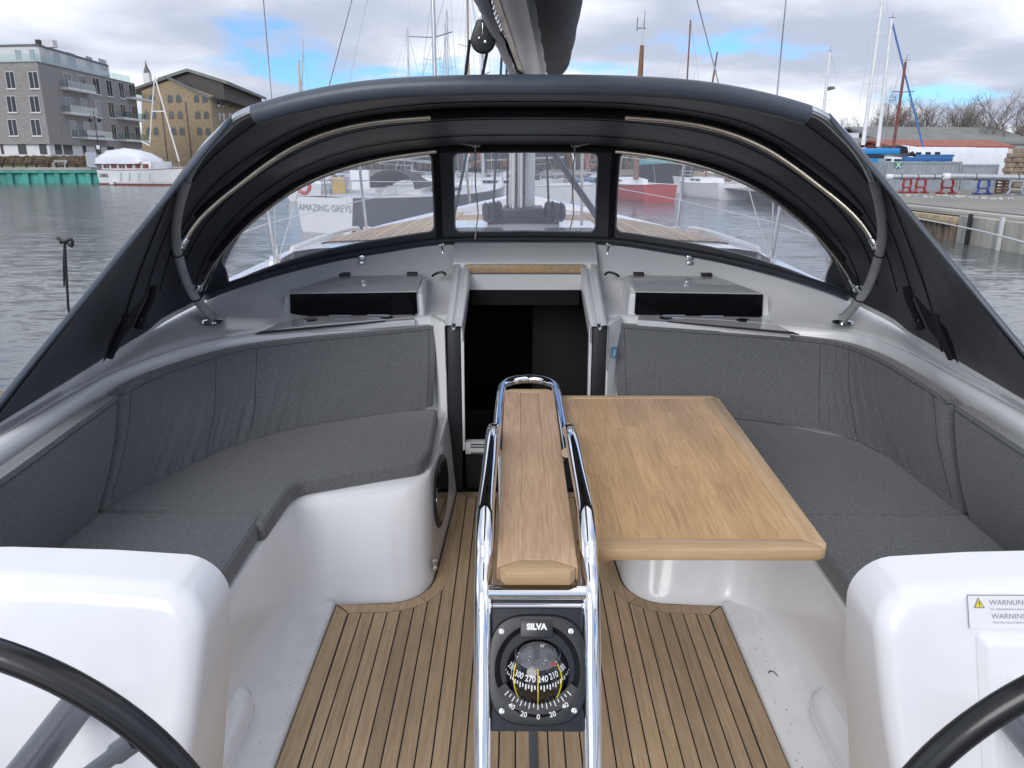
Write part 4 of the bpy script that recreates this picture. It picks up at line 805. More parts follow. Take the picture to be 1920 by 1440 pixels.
for zx, zy in ((322, 428), (860, 424), (326, 1012), (878, 1006)):
    mb = MB(); mb.lathe([(0, .002), (.0028, .0018), (.003, .004), (.0055, .0035), (.0062, 0)], Z(zx, zy, .0145), en, 14); com.part('screw', mb, 'stainless')

# ================================================================== STEERING WHEELS
for s in (1, -1):
    c = V((s * .83, .78, .615)); wh = Thing('steering_wheel', 'black leather steering wheel at the %s helm' % ('starboard' if s > 0 else 'port'), 'steering wheel', c + V((0, .25, -.4)), group='twin steering wheels', boat=True)
    mb = MB(); mb.torus(c, (0, 1, .0), .405, .018, 120, 16); rim = wh.part('rim', mb, 'rubber_black', smooth=60)
    mb = MB(); mb.torus(c + V((0, -.0182, 0)), (0, 1, 0), .402, .0012, 120, 6); wh.part('seam', mb, 'caulk', parent=rim)
    mb = MB(); mb.lathe([(0, -.03), (.03, -.028), (.045, -.01), (.045, .05), (.03, .06), (.03, .40)], c, (0, 1, 0), 24); wh.part('hub', mb, 'spoke_grey')
    for k in range(5):
        q = R(18 + 72 * k + (-5 if s > 0 else 21)); d = V((math.cos(q), 0, math.sin(q))); mb = MB(); mb.tube([c + d * .03, c + d * .385], .011, 12); mb.tube([c + d * .355, c + d * .392], .015, 12); wh.part('spoke', mb, 'spoke_grey')

# ================================================================== SPRAYHOOD
sh = Thing('sprayhood', 'dark navy canvas sprayhood with clear windows over the companionway', 'sprayhood', (0, 3.2, .83), boat=True)
def sym(h, n):
    """mirror half control points (centre first) into a full arch"""
    full = [V((-x, y, z)) for x, y, z in reversed(h[1:])] + [V(p) for p in h]; return cat(full, n)
cF = [(0, 3.872, 1.508), (.4, 3.865, 1.500), (.77, 3.79, 1.45), (1.03, 3.66, 1.36), (1.21, 3.5, 1.225), (1.31, 3.37, 1.09), (1.37, 3.31, .98), (1.405, 3.28, .89)]
cM = [(0, 3.2, 1.668), (.39, 3.2, 1.658), (.72, 3.185, 1.615), (.95, 3.15, 1.53), (1.18, 3.08, 1.38), (1.34, 3.05, 1.2), (1.44, 3.05, 1.0), (1.48, 3.05, .85)]
cA = [(0, 2.55, 1.748), (.5, 2.56, 1.733), (.87, 2.605, 1.665), (1.03, 2.655, 1.582), (1.19, 2.735, 1.45), (1.335, 2.79, 1.23), (1.45, 2.80, 1.0), (1.515, 2.8, .815)]
NS = 90; kF, kM, kA = sym(cF, NS), sym(cM, NS), sym(cA, NS); mb = MB(); rows = []
for i in range(NS):
    c = [kF[i], kM[i], kA[i]]; line = cat(c, 17)
    rows.append([p - V((0, 0, .012 * math.sin(2 * math.pi * k / 16) ** 2)) for k, p in enumerate(line)])
mb.grid(rows); canopy = sh.part('canopy', mb, 'canvas', smooth=60)
for k in (3, 6, 10, 14):
    mb = MB(); mb.tube([r[k] - V((0, 0, .004)) for r in rows[6:-6]], .0022, 5); sh.part('canvas_seam', mb, 'canvas_fold', parent=canopy)
# solid thickness for the canopy comes from the hems; side wings run aft along the coaming
for s in (1, -1):
    A_ = cat(cA, 200); i0 = 70; n = 30; rows = []; C0, C1 = A_[i0], V((1.55, 1.92, .768))
    for i in range(n):
        w = i / (n - 1); a = A_[int(i0 + (199 - i0) * w)]; e = C0.lerp(C1, w)
        row = []
        for k in range(13):
            t = k / 12 * 1.06 - .06; p = a.lerp(e, t) - V((.004 * (k == 0), 0, 0)); t = max(t, 0); bul = .008 * math.sin(math.pi * t) * math.sin(math.pi * min(1, w * 1.1))
            p = p + V((bul, 0, 0)); 
            p.x += .006 * noise.noise(V((t * 5, w * 4, 3.0 * s))); row.append(V((s * p.x, p.y, p.z)))
        rows.append(row)
    mb = MB(); mb.grid(rows); wing = sh.part('side_wing', mb, 'canvas', smooth=60)
    mb = MB(); mb.tube([V((s * p.x, p.y, p.z)) for p in (C0.lerp(C1, k / 12) for k in range(13))], .009, 8); sh.part('wing_hem', mb, 'leather_roll', parent=wing)
    bl = cat([(s * 1.405, 3.28, .885), (s * 1.48, 3.05, .85), (s * 1.515, 2.8, .812), (s * 1.55, 1.92, .768), (s * 1.56, 1.3, .75)], 40)
    mb = MB(); mb.tube(bl, .011, 8); sh.part('lit_deck_edge', mb, 'white_paint', label='white strip imitating the sky-lit deck edge along the foot of the canvas')  # added strip whose white colour stands in for the sky-lit deck edge
    for tt in (.10, .93):
        mb = MB(); mb.tube([V((s * (p.x - .004), p.y, p.z)) for p in [A_[int(i0 + (199 - i0) * w)].lerp(C0.lerp(C1, w), tt) + V((.008 * math.sin(math.pi * tt) * math.sin(math.pi * min(1, w * 1.1)), 0, 0)) for w in [k / 16 for k in range(17)]]], .0028, 5); sh.part('canvas_seam', mb, 'canvas_fold', parent=wing)
    # dark webbing handle with flap stitched on the wing
    q = lambda a, b, o=0.0: V((s * (lerp(1.47, 1.45, b) - .02 - o - .10 * max(0, b - .4)), lerp(2.66, 2.44, a), lerp(.90, 1.06, b) - .05 * a))
    mb = MB(); mb.grid([[q(.0, .1, .03), q(.05, .6, .05), q(.15, 1.0, .045)], [q(.5, .05, .03), q(.55, .5, .06), q(.6, .95, .05)], [q(1, 0, .03), q(1.05, .5, .05), q(1.1, .85, .045)]]); sh.part('pocket_flap', mb, 'canvas_fold', parent=wing)
    for a in (-.12, .85): mb = MB(); mb.tube(cat([q(a - .03, .0, .035), q(a, .3, .06), q(a + .05, .7, .065), q(a + .1, 1.0, .05)], 12), .012, 8); sh.part('webbing_strap', mb, 'canvas_fold', parent=wing)
    mb = MB(); mb.box(q(-.1, .1, .06), (.02, .03, .03)); mb.torus(q(-.1, .2, .06), (1, 0, 0), .012, .004, 16, 6); sh.part('strap_buckle', mb, 'black_plastic', parent=wing)
# aft roll
tA = [(0, 2.548, 1.735), (.5, 2.558, 1.719), (.87, 2.603, 1.651), (1.02, 2.655, 1.575), (1.16, 2.735, 1.458), (1.27, 2.835, 1.309), (1.335, 2.93, 1.167), (1.362, 3.04, 1.0), (1.345, 3.10, .90), (1.32, 3.138, .835)]
full = sym(tA, 241); 
def seg(a, b): return [p for p in full if a <= p.x <= b and p.z > 1.3]
roll = [p for p in full if abs(p.x) <= .885 and p.z > 1.4]
mb = MB(); mb.tube([p + V((0, -.012, -.018)) for p in roll], .031, 18); sh.part('grab_roll', mb, 'leather_roll', smooth=60, label='blue grey padded roll along the aft edge')
for s in (1, -1):
    tl = [p for p in full if p.x * s > .86]
    up_ = [p for p in tl if p.z > 1.40]; lo = [p for p in tl if p.z <= 1.42]
    mb = MB(); mb.tube(up_, .0155, 14); sh.part('bow_tube', mb, 'stainless', smooth=60)
    mb = MB(); mb.tube(lo, .0185, 14); sh.part('padded_bow', mb, 'leather_tube', smooth=60)
    for zz in (1.13, .93):
        p = min(lo, key=lambda p: abs(p.z - zz)); mb = MB(); mb.torus(p, (0, -.5, 1), .0195, .003, 20, 6); sh.part('tube_band', mb, 'canvas_fold')
tM = [(0, 3.2, 1.64), (.39, 3.195, 1.630), (.69, 3.178, 1.598), (.925, 3.134, 1.516), (1.143, 3.055, 1.365), (1.26, 2.99, 1.26), (1.325, 2.945, 1.165)]
tF = [(0, 3.866, 1.493), (.41, 3.851, 1.484), (.77, 3.772, 1.432), (1.03, 3.628, 1.339), (1.205, 3.424, 1.206), (1.298, 3.23, 1.08), (1.335, 3.07, .976)]
for nm, tp, xs in (('M', tM, .36), ('F', tF, .41)):
    fm = sym(tp, 161)
    for s in (1, -1):
        mb = MB(); t = [p for p in fm if p.x * s >= xs]; mb.tube(t, .0125, 14); sh.part('bow_tube', mb, 'stainless_warm', smooth=60)
        end = t[0] if s < 0 else t[-1]; nx = t[4] if s < 0 else t[-5]
        mb = MB(); mb.tube([nx, nx.lerp(end, .5), end], .017, 12); mb.box(end, (.03, .035, .03)); sh.part('bow_clamp', mb, 'chrome', bevel=.004)
    mb = MB(); cen = [p + V((0, .0, .006)) for p in fm if abs(p.x) <= xs + .03]; mb.tube(cen, .018, 10); sh.part('bow_sleeve', mb, 'canvas_fold')
    mb = MB(); slv = [p + V((0, .008, .014)) for p in fm if p.z > (1.25 if nm == 'M' else 1.05)]; mb.tube(slv, .016, 8); sh.part('tube_pocket', mb, 'canvas_fold')
# windscreen with three clear panes
HF, HD = [V(p) for p in cF], [V(p) for p in ((0, 3.925, 1.048), (.41, 3.90, 1.042), (.66, 3.835, 1.018), (.93, 3.72, .985), (1.18, 3.555, .942), (1.34, 3.40, .905), (1.405, 3.28, .885))]
cHF, cHD = cat(HF, 120), cat(HD, 120)
def at_x(c, x):
    for a, b in zip(c, c[1:]):
        if a.x <= x <= b.x: t = (x - a.x) / max(1e-9, b.x - a.x); return a.lerp(b, t)
    return c[-1]
def WS(x, v):
    ax = min(abs(x), 1.404); p = at_x(cHD, ax).lerp(at_x(cHF, ax), v); p = p + V((0, .03 * math.sin(math.pi * v), 0)); return V((math.copysign(p.x, x), p.y, p.z))
def ring(x0, x1, v0, v1, ix0, ix1, iv0, iv1, rx, rv):
    inn = []; n = 12
    def cor(cx, cv, a0): return [(cx + rx * math.cos(R(a0 + 90 * i / 5)), cv + rv * math.sin(R(a0 + 90 * i / 5))) for i in range(6)]
    def line(p, q, k): return [(lerp(p[0], q[0], i / k), lerp(p[1], q[1], i / k)) for i in range(1, k)]
    A, B, C, D = cor(ix1 - rx, iv1 - rv, 0), cor(ix0 + rx, iv1 - rv, 90), cor(ix0 + rx, iv0 + rv, 180), cor(ix1 - rx, iv0 + rv, 270)
    inn = A + line(A[-1], B[0], 28) + B + line(B[-1], C[0], 8) + C + line(C[-1], D[0], 28) + D + line(D[-1], A[0], 8)
    out = []
    for x, v in inn:
        cx, cv = (ix0 + ix1) / 2, (iv0 + iv1) / 2; dx, dv = (x - cx) / (ix1 - ix0), (v - cv) / (iv1 - iv0); m = max(abs(dx), abs(dv)) * 2
        ex, ev = dx / m * 2, dv / m * 2
        out.append((lerp(x0, x1, (ex + 1) / 2), lerp(v0, v1, (ev + 1) / 2)))
    return inn, out
ws_frames = []
for x0, x1, ix0, ix1, iv0, iv1 in ((-.405, .405, -.352, .352, .10, .93), (.405, 1.40, .455, 1.335, .12, .955), (-1.40, -.405, -1.335, -.455, .12, .955)):
    inn, out = ring(x0, x1, 0, 1, ix0, ix1, iv0, iv1, .03, .07)
    mb = MB(); mb.grid([[WS(x, v) for x, v in out], [WS(lerp(a[0], b[0], .5), lerp(a[1], b[1], .5)) for a, b in zip(inn, out)], [WS(x, v) for x, v in inn]], True); fo = sh.part('window_surround', mb, 'canvas')
    mb = MB(); cx, cv = (ix0 + ix1) / 2, (iv0 + iv1) / 2
    mb.grid([[WS(lerp(cx, x, k), lerp(cv, v, k)) + V((0, .006 * noise.noise(V((lerp(cx, x, k) * 6, lerp(cv, v, k) * 3, 1))), 0)) for x, v in inn] for k in (.02, .15, .3, .45, .6, .75, .9, 1.0)], True); sh.part('clear_window', mb, 'clear_vinyl', parent=fo)
    mb = MB(); mb.tube([WS(x, v) + V((0, -.003, 0)) for x, v in inn] + [WS(*inn[0])], .0035, 5, cap=False); sh.part('window_binding', mb, 'leather_tube', parent=fo)
mb = MB(); mb.tube([V((math.copysign(1, x) * at_x(cHD, abs(x)).x, at_x(cHD, abs(x)).y - .012, at_x(cHD, abs(x)).z + .008)) for x in [-1.395 + 2.79 * i / 80 for i in range(81)]], .021, 10); sh.part('windscreen_hem', mb, 'canvas')
for x in (-.43, .43): mb = MB(); mb.tube([WS(x, v) + V((0, -.012, 0)) for v in (0, .2, .4, .6, .8, 1.0)], .014, 8); sh.part('zip_flap', mb, 'canvas_fold')
for x, v0, side in ((-.24, .02, -1), (.235, .12, 1)):
    mb = MB(); mb.tube([WS(x, 1.0) + V((0, -.03, 0)), WS(x - .005, .6) + V((0, -.035, 0)), WS(x + .006, .3) + V((0, -.033, 0)), WS(x - .012, v0) + V((0, -.03, 0))], .0035, 6)
    mb.torus(WS(x, 1.0) + V((-.006, -.035, .008)), (0, 1, 0), .012, .0028, 16, 6); mb.torus(WS(x, 1.0) + V((.012, -.036, .006)), (.3, 1, 0), .010, .0028, 16, 6)
    mb.tube(cat([WS(x, 1.0) + V((0, -.035, 0)), WS(x, 1.0) + V((.03 * side, -.05, .004)), WS(x, 1.0) + V((.07 * side, -.05, .012))], 8), .0032, 6)
    solo('tie_cord', 'white cord tied above the centre window, %s of the two' % ('left' if side < 0 else 'right'), 'cord', mb, 'rope_white', boat=True, group='cords tied under the sprayhood')
# ================================================================== WATER AND LAND
mat('brick_grey', (.27, .255, .25), .85, var=.22, vscale=1.2, stretch=(1, 1, 5), detail=6, bump=.2, bscale=5)
mat('brick_yellow', (.31, .24, .155), .85, var=.18, vscale=.8, stretch=(1, 1, 3), detail=6)
mat('brick_red', (.30, .11, .075), .85, var=.25, vscale=2)
mat('render_white', (.66, .66, .68), .8, var=.06, vscale=1)
mat('slate', (.14, .14, .15), .7, var=.2, vscale=1.5)
mat('roof_grey', (.20, .21, .20), .8, var=.18, vscale=.8)
mat('roof_red', (.34, .12, .085), .8, var=.25, vscale=1.5)
mat('timber_dark', (.09, .08, .075), .8, var=.3, vscale=3, stretch=(4, 4, .3))
mat('window_dark', (.03, .036, .042), .08, coat=.4)
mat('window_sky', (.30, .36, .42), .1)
mat('frame_light', (.55, .56, .56), .5)
mat('frame_brown', (.14, .07, .05), .6)
mat('concrete', (.40, .385, .35), .9, var=.16, vscale=.7, bump=.15, bscale=6, detail=8)
mat('concrete_wall', (.36, .35, .32), .9, var=.35, vscale=1.0, stretch=(2.5, 2.5, .35), detail=8)
mat('asphalt', (.25, .235, .21), .9, var=.16, vscale=.35, detail=9, bump=.1, bscale=8)
mat('pile_green', (.07, .36, .31), .55, var=.3, vscale=.9, stretch=(1, 1, .4))
mat('pile_rust', (.17, .11, .075), .9, var=.6, vscale=2.2, stretch=(2, 2, .3), detail=8, col2=(.30, .25, .20))
mat('rust_beam', (.36, .29, .20), .85, var=.3, vscale=3)
mat('hedge', (.10, .075, .05), .95, var=.5, vscale=3, bump=1, bscale=6)
mat('grass', (.09, .12, .04), .95, var=.3, vscale=2)
mat('bark', (.15, .125, .105), .9, var=.3, vscale=3)
mat('twig', (.21, .185, .17), .9, var=.3, vscale=3)
mat('tarp', (.72, .74, .80), .45, var=.06, vscale=3, bump=.6, bscale=2.5)
mat('hull_white', (.74, .75, .77), .3, coat=.3, var=.05, vscale=2)
mat('hull_grey', (.15, .155, .175), .3, coat=.3, var=.1, vscale=2)
mat('hull_black', (.02, .021, .024), .4, var=.3, vscale=2)
mat('hull_red', (.42, .035, .03), .4, var=.15, vscale=2)
mat('hull_blue', (.03, .10, .28), .4, var=.15, vscale=2)
mat('teal', (.12, .42, .46), .5)
mat('ochre', (.5, .34, .08), .6)
mat('mahogany', (.19, .055, .045), .4, var=.3, vscale=3)
mat('steel_container', (.30, .335, .38), .55, var=.12, vscale=2)
mat('steel_blue', (.03, .13, .36), .5)
mat('truck_blue', (.03, .26, .60), .4)
mat('trestle_red', (.30, .03, .035), .5, var=.2, vscale=5)
mat('trestle_blue', (.03, .06, .28), .5)
mat('trestle_brown', (.14, .08, .06), .7, var=.3, vscale=5)
mat('stone_ruin', (.38, .30, .23), .95, var=.35, vscale=1.4, detail=8, bump=.5, bscale=3)
mat('pole_blue', (.02, .20, .62), .5)
mat('brown_mast', (.20, .09, .05), .5, var=.2, vscale=3)
mat('black_iron', (.012, .012, .014), .5)
mat('far_wood', (.13, .115, .10), .95, var=.4, vscale=.5)
mat('board_info', (.42, .44, .52), .5)
mat('bench_grey', (.32, .31, .30), .8)
mat('green_sign', (.05, .28, .2), .5)
mat('plank_wood', (.22, .17, .11), .85, var=.3, vscale=8, stretch=(6, .4, 6))
mb = MB(); mb.grid([[V((x, y, WATER)) for x in (-900, 0, 900)] for y in (-300, 300, 1200)]); solo('water', 'grey rippled harbour water', None, mb, 'water', kind='structure', smooth=0)
GZ = .95                                                              # left quay level
qa, qb = WZ(-200, 345, WATER), WZ(620, 341, WATER); ql = Face(qa, qb)
far = (qb - qa).normalized()
mb = MB(); o1 = ql.n * -300
mb.add([V((qa.x, qa.y, GZ)) - ql.e * 100, V((qb.x, qb.y, GZ)), V((qb.x, qb.y, GZ)) + o1, V((qa.x, qa.y, GZ)) + o1 - ql.e * 100], [(0, 1, 2, 3)])
mb.add([V((qb.x, qb.y, WATER - 1)), V((qb.x, qb.y, GZ)), V((qb.x, qb.y, GZ)) + o1, V((qb.x, qb.y, WATER - 1)) + o1], [(0, 1, 2, 3)]); solo('quay_ground', 'paved quay in front of the buildings on the left', None, mb, 'concrete', kind='structure', smooth=0)
quayL = Thing('quay_wall', 'green sheet pile quay wall below the grey apartment block', 'quay wall', ql.p(0, WATER, 0))
t = 0; k = 0; pw = .95
while t < ql.L - 1:
    mb = MB(); o0, o1_ = (.42, .05) if k % 2 == 0 else (.05, .42)
    if k % 2 == 0: P = [(t, .05), (t + .18, .42), (t + pw - .18, .42), (t + pw, .05)]
    else: P = [(t, .05), (t + pw, .05)]
    mb.grid([[ql.p(a, WATER - .5, o) for a, o in P], [ql.p(a, GZ - .22, o) for a, o in P]]); quayL.part('sheet_pile', mb, 'pile_green', smooth=0); t += pw; k += 1
mb = MB(); mb.hexa([ql.p(0, GZ - .55, .40), ql.p(ql.L, GZ - .55, .40), ql.p(ql.L, GZ - .55, .55), ql.p(0, GZ - .55, .55), ql.p(0, GZ - .25, .40), ql.p(ql.L, GZ - .25, .40), ql.p(ql.L, GZ - .25, .55), ql.p(0, GZ - .25, .55)]); quayL.part('waler', mb, 'pile_green')
mb = MB(); mb.hexa([ql.p(0, GZ - .22, -.6), ql.p(ql.L, GZ - .22, -.6), ql.p(ql.L, GZ - .22, .6), ql.p(0, GZ - .22, .6), ql.p(0, GZ + .12, -.6), ql.p(ql.L, GZ + .12, -.6), ql.p(ql.L, GZ + .12, .6), ql.p(0, GZ + .12, .6)]); quayL.part('cap_beam', mb, 'concrete')
for i, px in enumerate((6, 28, 52, 71, 94, 108, 128, 146)):
    s_, _ = ql.hit(px, 318); c = ql.p(s_, GZ + .12, .3); mb = MB(); mb.lathe([(.12, 0), (.11, .35), (.17, .42), (.17, .5), (0, .52)], c, (0, 0, 1), 10)
    solo('mooring_bollard', 'black iron bollard on the left quay edge, ' + ('leftmost of the row', 'second from the left', 'third from the left', 'fourth from the left', 'fifth from the left', 'sixth, before the bench', 'seventh, right of the bench', 'nearest the information board')[i], 'bollard', mb, 'black_iron', group='bollards along the left quay edge')

# ---- windows on far facades
def facade_window(th, F, rect, frame, pane, arch=False, depth=.18, mull=1, sill=True):
    (x0, y0, x1, y1) = rect; a0, zt = F.hit(x0, y0); a1, _ = F.hit(x1, y0); _, zb = F.hit((x0 + x1) / 2, y1)
    _, zt = F.hit((x0 + x1) / 2, y0); a0, a1 = min(a0, a1), max(a0, a1); w = a1 - a0; h = zt - zb
    mb = MB(); f = .08
    for q in ((a0, a0 + f, zb, zt), (a1 - f, a1, zb, zt), (a0 + f, a1 - f, zb, zb + f), (a0 + f, a1 - f, zt - f, zt))[:3 if arch else 4]: mb.hexa([F.p(q[0], q[2], -.02), F.p(q[1], q[2], -.02), F.p(q[1], q[2], .05), F.p(q[0], q[2], .05), F.p(q[0], q[3], -.02), F.p(q[1], q[3], -.02), F.p(q[1], q[3], .05), F.p(q[0], q[3], .05)])
    for m in range(1, mull + 1):
        c = a0 + w * m / (mull + 1); mb.hexa([F.p(c - .04, zb + f, -.02), F.p(c + .04, zb + f, -.02), F.p(c + .04, zb + f, .045), F.p(c - .04, zb + f, .045), F.p(c - .04, zt - f, -.02), F.p(c + .04, zt - f, -.02), F.p(c + .04, zt - f, .045), F.p(c - .04, zt - f, .045)])
    fo = th.part('window', mb, frame, smooth=0)
    mb = MB()
    P = [(a0 + f, zb + f), (a1 - f, zb + f), (a1 - f, zt - f)] + ([((a0 + a1) / 2 + (w / 2 - f) * math.cos(q), zt - f + .3 * w * math.sin(q)) for q in (.6, 1.2, 1.9, 2.5)] if arch else []) + [(a0 + f, zt - f)]
    mb.add([F.p(a, z, .02) for a, z in P], [tuple(range(len(P)))]); th.part('pane', mb, pane, parent=fo, smooth=0)
    if sill:
        mb = MB(); mb.hexa([F.p(a0 - .08, zb - .12, -.02), F.p(a1 + .08, zb - .12, -.02), F.p(a1 + .08, zb - .12, .16), F.p(a0 - .08, zb - .12, .16), F.p(a0 - .08, zb - .005, -.02), F.p(a1 + .08, zb - .005, -.02), F.p(a1 + .08, zb - .005, .16), F.p(a0 - .08, zb - .005, .16)]); th.part('sill', mb, 'render_white', parent=fo, smooth=0)
    return fo
def balcony(th, F, rect):
    x0, y0, x1, y1 = rect; a0, _ = F.hit(x0, y1); a1, zb = F.hit(x1, y1); _, zb = F.hit((x0 + x1) / 2, y1); _, zt = F.hit((x0 + x1) / 2, y0)
    mb = MB(); mb.hexa([F.p(a0, zb, 0), F.p(a1, zb, 0), F.p(a1, zb, 1.2), F.p(a0, zb, 1.2), F.p(a0, zb + .36, 0), F.p(a1, zb + .36, 0), F.p(a1, zb + .36, 1.2), F.p(a0, zb + .36, 1.2)]); b = th.part('balcony', mb, 'render_white', smooth=0)
    for P in ([(a0, 1.17), (a1, 1.17)], [(a0 + .03, 0), (a0 + .03, 1.17)], [(a1 - .03, 0), (a1 - .03, 1.17)]):
        mb = MB(); mb.grid([[F.p(*(lambda q: (q[0], zb + .3, q[1]))(p)) for p in P], [F.p(*(lambda q: (q[0], zb + 1.35, q[1]))(p)) for p in P]]); th.part('glass_railing', mb, 'balcony_glass', parent=b, smooth=0)

# ---- grey apartment block
c0 = W(97, 290, 118); cl = W(-260, 290, 122); cr = W(269, 290, 150)
apt = Thing('apartment_building', 'grey brick apartment block with glass balconies and a white penthouse', 'building', (c0.x, c0.y, GZ))
FL, FR = Face(c0, cl), Face(c0, cr); _, ztop = FL.hit(97, 117); _, zgf = FL.hit(105, 270)
def blockmb(P, z0, z1): return MB().prism([V((p.x, p.y, z0)) for p in P], (0, 0, z1 - z0))
back = -FR.n * 14
poly = [FL.p(FL.L, 0), FL.p(0, 0), FR.p(FR.L, 0), FR.p(FR.L, 0, -16), FL.p(FL.L, 0, -26)]
apt.part('wall', blockmb(poly, zgf, ztop), 'brick_grey', smooth=0)
apt.part('parapet', blockmb([p + (FL.n + FR.n) * .06 for p in poly], ztop, ztop + .18), 'slate', smooth=0)
inn = [p - (FL.n + FR.n) * .5 for p in poly]; apt.part('ground_storey', blockmb(inn, GZ - .2, zgf), 'render_white', smooth=0)
for F, xs in ((FL, ((0, 5), (33, 48), (73, 86))), (FR, ((102, 114), (118, 134), (154, 160), (178, 188), (200, 212)))):
    of = -.5 * (1 + FL.n.dot(FR.n)) + .02; F2 = Face(F.p(0, 0, of), F.p(F.L, 0, of))
    for x0, x1 in xs: facade_window(apt, F2, (x0, 271, x1, 289), 'timber_dark', 'window_dark', mull=0, sill=False)
for y0, y1 in ((134, 166.5), (179.5, 211), (223.5, 255)):
    o = (y0 - 134) * .05
    for x0, x1 in ((8.5 + o, 26 + o), (51.5 + o, 70 + o), (-36 + o, -18 + o)): facade_window(apt, FL, (x0, y0, x1, y1), 'frame_light', 'window_dark')
for r in ((118, 137, 132, 167), (145, 141, 158, 171), (172, 145, 184, 176), (197.5, 150, 208, 180.5), (221, 154, 230, 184), (240, 158, 252, 187),
          (121, 182, 136, 212), (150, 185, 163, 214), (177, 188, 187, 220), (201, 191, 212, 221), (224, 195, 234, 224), (246, 198, 256, 226),
          (130, 226, 142, 257), (155, 228, 168, 259), (207, 232, 216, 262), (231, 235, 240, 264), (252, 237, 260, 265), (182, 231, 191, 258)): facade_window(apt, FR, r, 'frame_light', 'window_dark', sill=r[0] not in (118, 145, 240, 121, 150, 224, 246, 155, 182, 231, 252))
for r in ((115, 152, 166, 172), (119, 196, 170, 217), (151, 244, 199, 262), (238, 172, 280, 189), (220, 209, 263, 226), (224, 250, 268, 266)): balcony(apt, FR, r)
PL = Face(FR.p(0, 0, -2.2), FR.p(FR.L, 0, -2.2)).hit(200, 100)[0]
pp = [FL.p(FL.L, 0, -2.2), FL.p(1.6, 0, -2.2), FL.p(1.2, 0, -2.4), FR.p(PL, 0, -2.2), FR.p(PL, 0, -10), FL.p(FL.L, 0, -14)]
_, zp = FL.hit(92, 80); pen = apt.part('penthouse', blockmb(pp, ztop + .02, zp - .1), 'render_white', smooth=0)
apt.part('penthouse_roof', blockmb([p + (FL.n + FR.n) * .12 for p in pp], zp - .1, zp + .2), 'slate', smooth=0)
FLp = Face(FL.p(1.6, 0, -2.2), FL.p(FL.L, 0, -2.2)); FRp = Face(FL.p(1.2, 0, -2.4), FR.p(PL, 0, -2.2))
for r in ((27, 93, 39, 112), (54, 92, 64, 112)): facade_window(apt, FLp, r, 'frame_light', 'window_sky', sill=False)
for r in ((98, 94, 110, 117), (124, 99, 139, 122), (160, 106, 172, 127), (184, 111, 198, 130)): facade_window(apt, FRp, r, 'frame_light', 'window_sky', sill=False)
for F, a0, a1 in ((FL, .2, FL.L), (FR, .2, FR.L * .99)):
    n = max(3, int((a1 - a0) / 2.4))
    for i in range(n):
        t0, t1 = a0 + (a1 - a0) * i / n, a0 + (a1 - a0) * (i + .97) / n; mb = MB(); mb.grid([[F.p(t0, ztop + .2, -.5), F.p(t1, ztop + .2, -.5)], [F.p(t0, ztop + 1.35, -.5), F.p(t1, ztop + 1.35, -.5)]]); apt.part('roof_railing', mb, 'balcony_glass', smooth=0)
for px in (49, 70):
    s_, _ = FLp.hit(px, 76); mb = MB(); mb.box(FLp.p(s_, zp + .55, -2.5), (1.6, 1.2, 1.0) if px > 60 else (.6, .6, 1.2)); apt.part('roof_vent', mb, 'render_white' if px > 60 else 'black_iron', smooth=0)
# ---- yellow brick warehouse
g0 = W(404, 290, 160); gl_ = W(262, 290, 178); gr_ = W(530, 280, 238)
wh = Thing('brick_warehouse', 'yellow brick warehouse with rows of small arched windows', 'building', (g0.x, g0.y, GZ)); FG, FS = Face(g0, gl_), Face(g0, gr_)
hz = lambda px, py: FG.hit(px, py)
pts = [(0, GZ - .3), (FG.L, GZ - .3), hz(266, 170), hz(318, 150), hz(398, 180), (0, FG.hit(404, 184)[1])]
mb = MB(); mb.prism([FG.p(a, z) for a, z in pts], -FS.n * .01 - FG.n * .5); wh.part('gable_wall', mb, 'brick_yellow', smooth=0)
_, ze = FS.hit(405, 184); mb = MB(); mb.hexa([FS.p(0.01, GZ - .3, -.3), FS.p(FS.L, GZ - .3, -.3), FS.p(FS.L, GZ - .3, 0), FS.p(.01, GZ - .3, 0), FS.p(.01, ze, -.3), FS.p(FS.L, ze, -.3), FS.p(FS.L, ze, 0), FS.p(.01, ze, 0)]); wh.part('side_wall', mb, 'brick_yellow', smooth=0)
def roofslab(pa, pb, dep, th_, nm, m):
    mb = MB(); a, b = FG.p(*pa, .6), FG.p(*pb, .6); d = FS.e * dep; up = V((0, 0, th_)); mb.hexa([a, b, b + d, a + d, a + up, b + up, b + d + up, a + d + up]); wh.part(nm, mb, m, smooth=0)
pk = hz(318, 148); roofslab((-1.0, hz(404, 186)[1]), pk, FS.L, .5, 'roof', 'slate'); roofslab(pk, (FG.L + .8, hz(264, 171)[1]), FS.L, .5, 'roof', 'slate')
# raised attic storey
q = [hz(277, 150), hz(332, 132), hz(392, 148)]; zq = hz(318, 152)[1]
mb = MB(); mb.prism([FG.p(q[0][0], zq - 2.5, -3), FG.p(*q[0], -3), FG.p(*q[1], -3), FG.p(*q[2], -3), FG.p(q[2][0], zq - 4, -3)], FS.e * 38); wh.part('attic', mb, 'timber_dark', smooth=0)
for a, b in ((q[0], q[1]), (q[1], (q[2][0] - 2.5, q[2][1] - .9))):
    mb = MB(); A, B = FG.p(*a, -2.2), FG.p(*b, -2.2); d = FS.e * 40; up = V((0, 0, .6)); mb.hexa([A, B, B + d, A + d, A + up, B + up, B + d + up, A + d + up]); wh.part('attic_roof', mb, 'roof_grey', smooth=0)
for y, xs in ((186.5, (281, 314, 330, 363.5, 379.5)), (217, (270, 283, 316.5, 333, 366, 382)), (247.5, (274, 287.5, 321, 336.5, 369.5, 385))):
    for x in xs: facade_window(wh, FG, (x, y - 4.5, x + 9.5, y + 6), 'frame_brown', 'window_dark', arch=True, sill=False, mull=0)
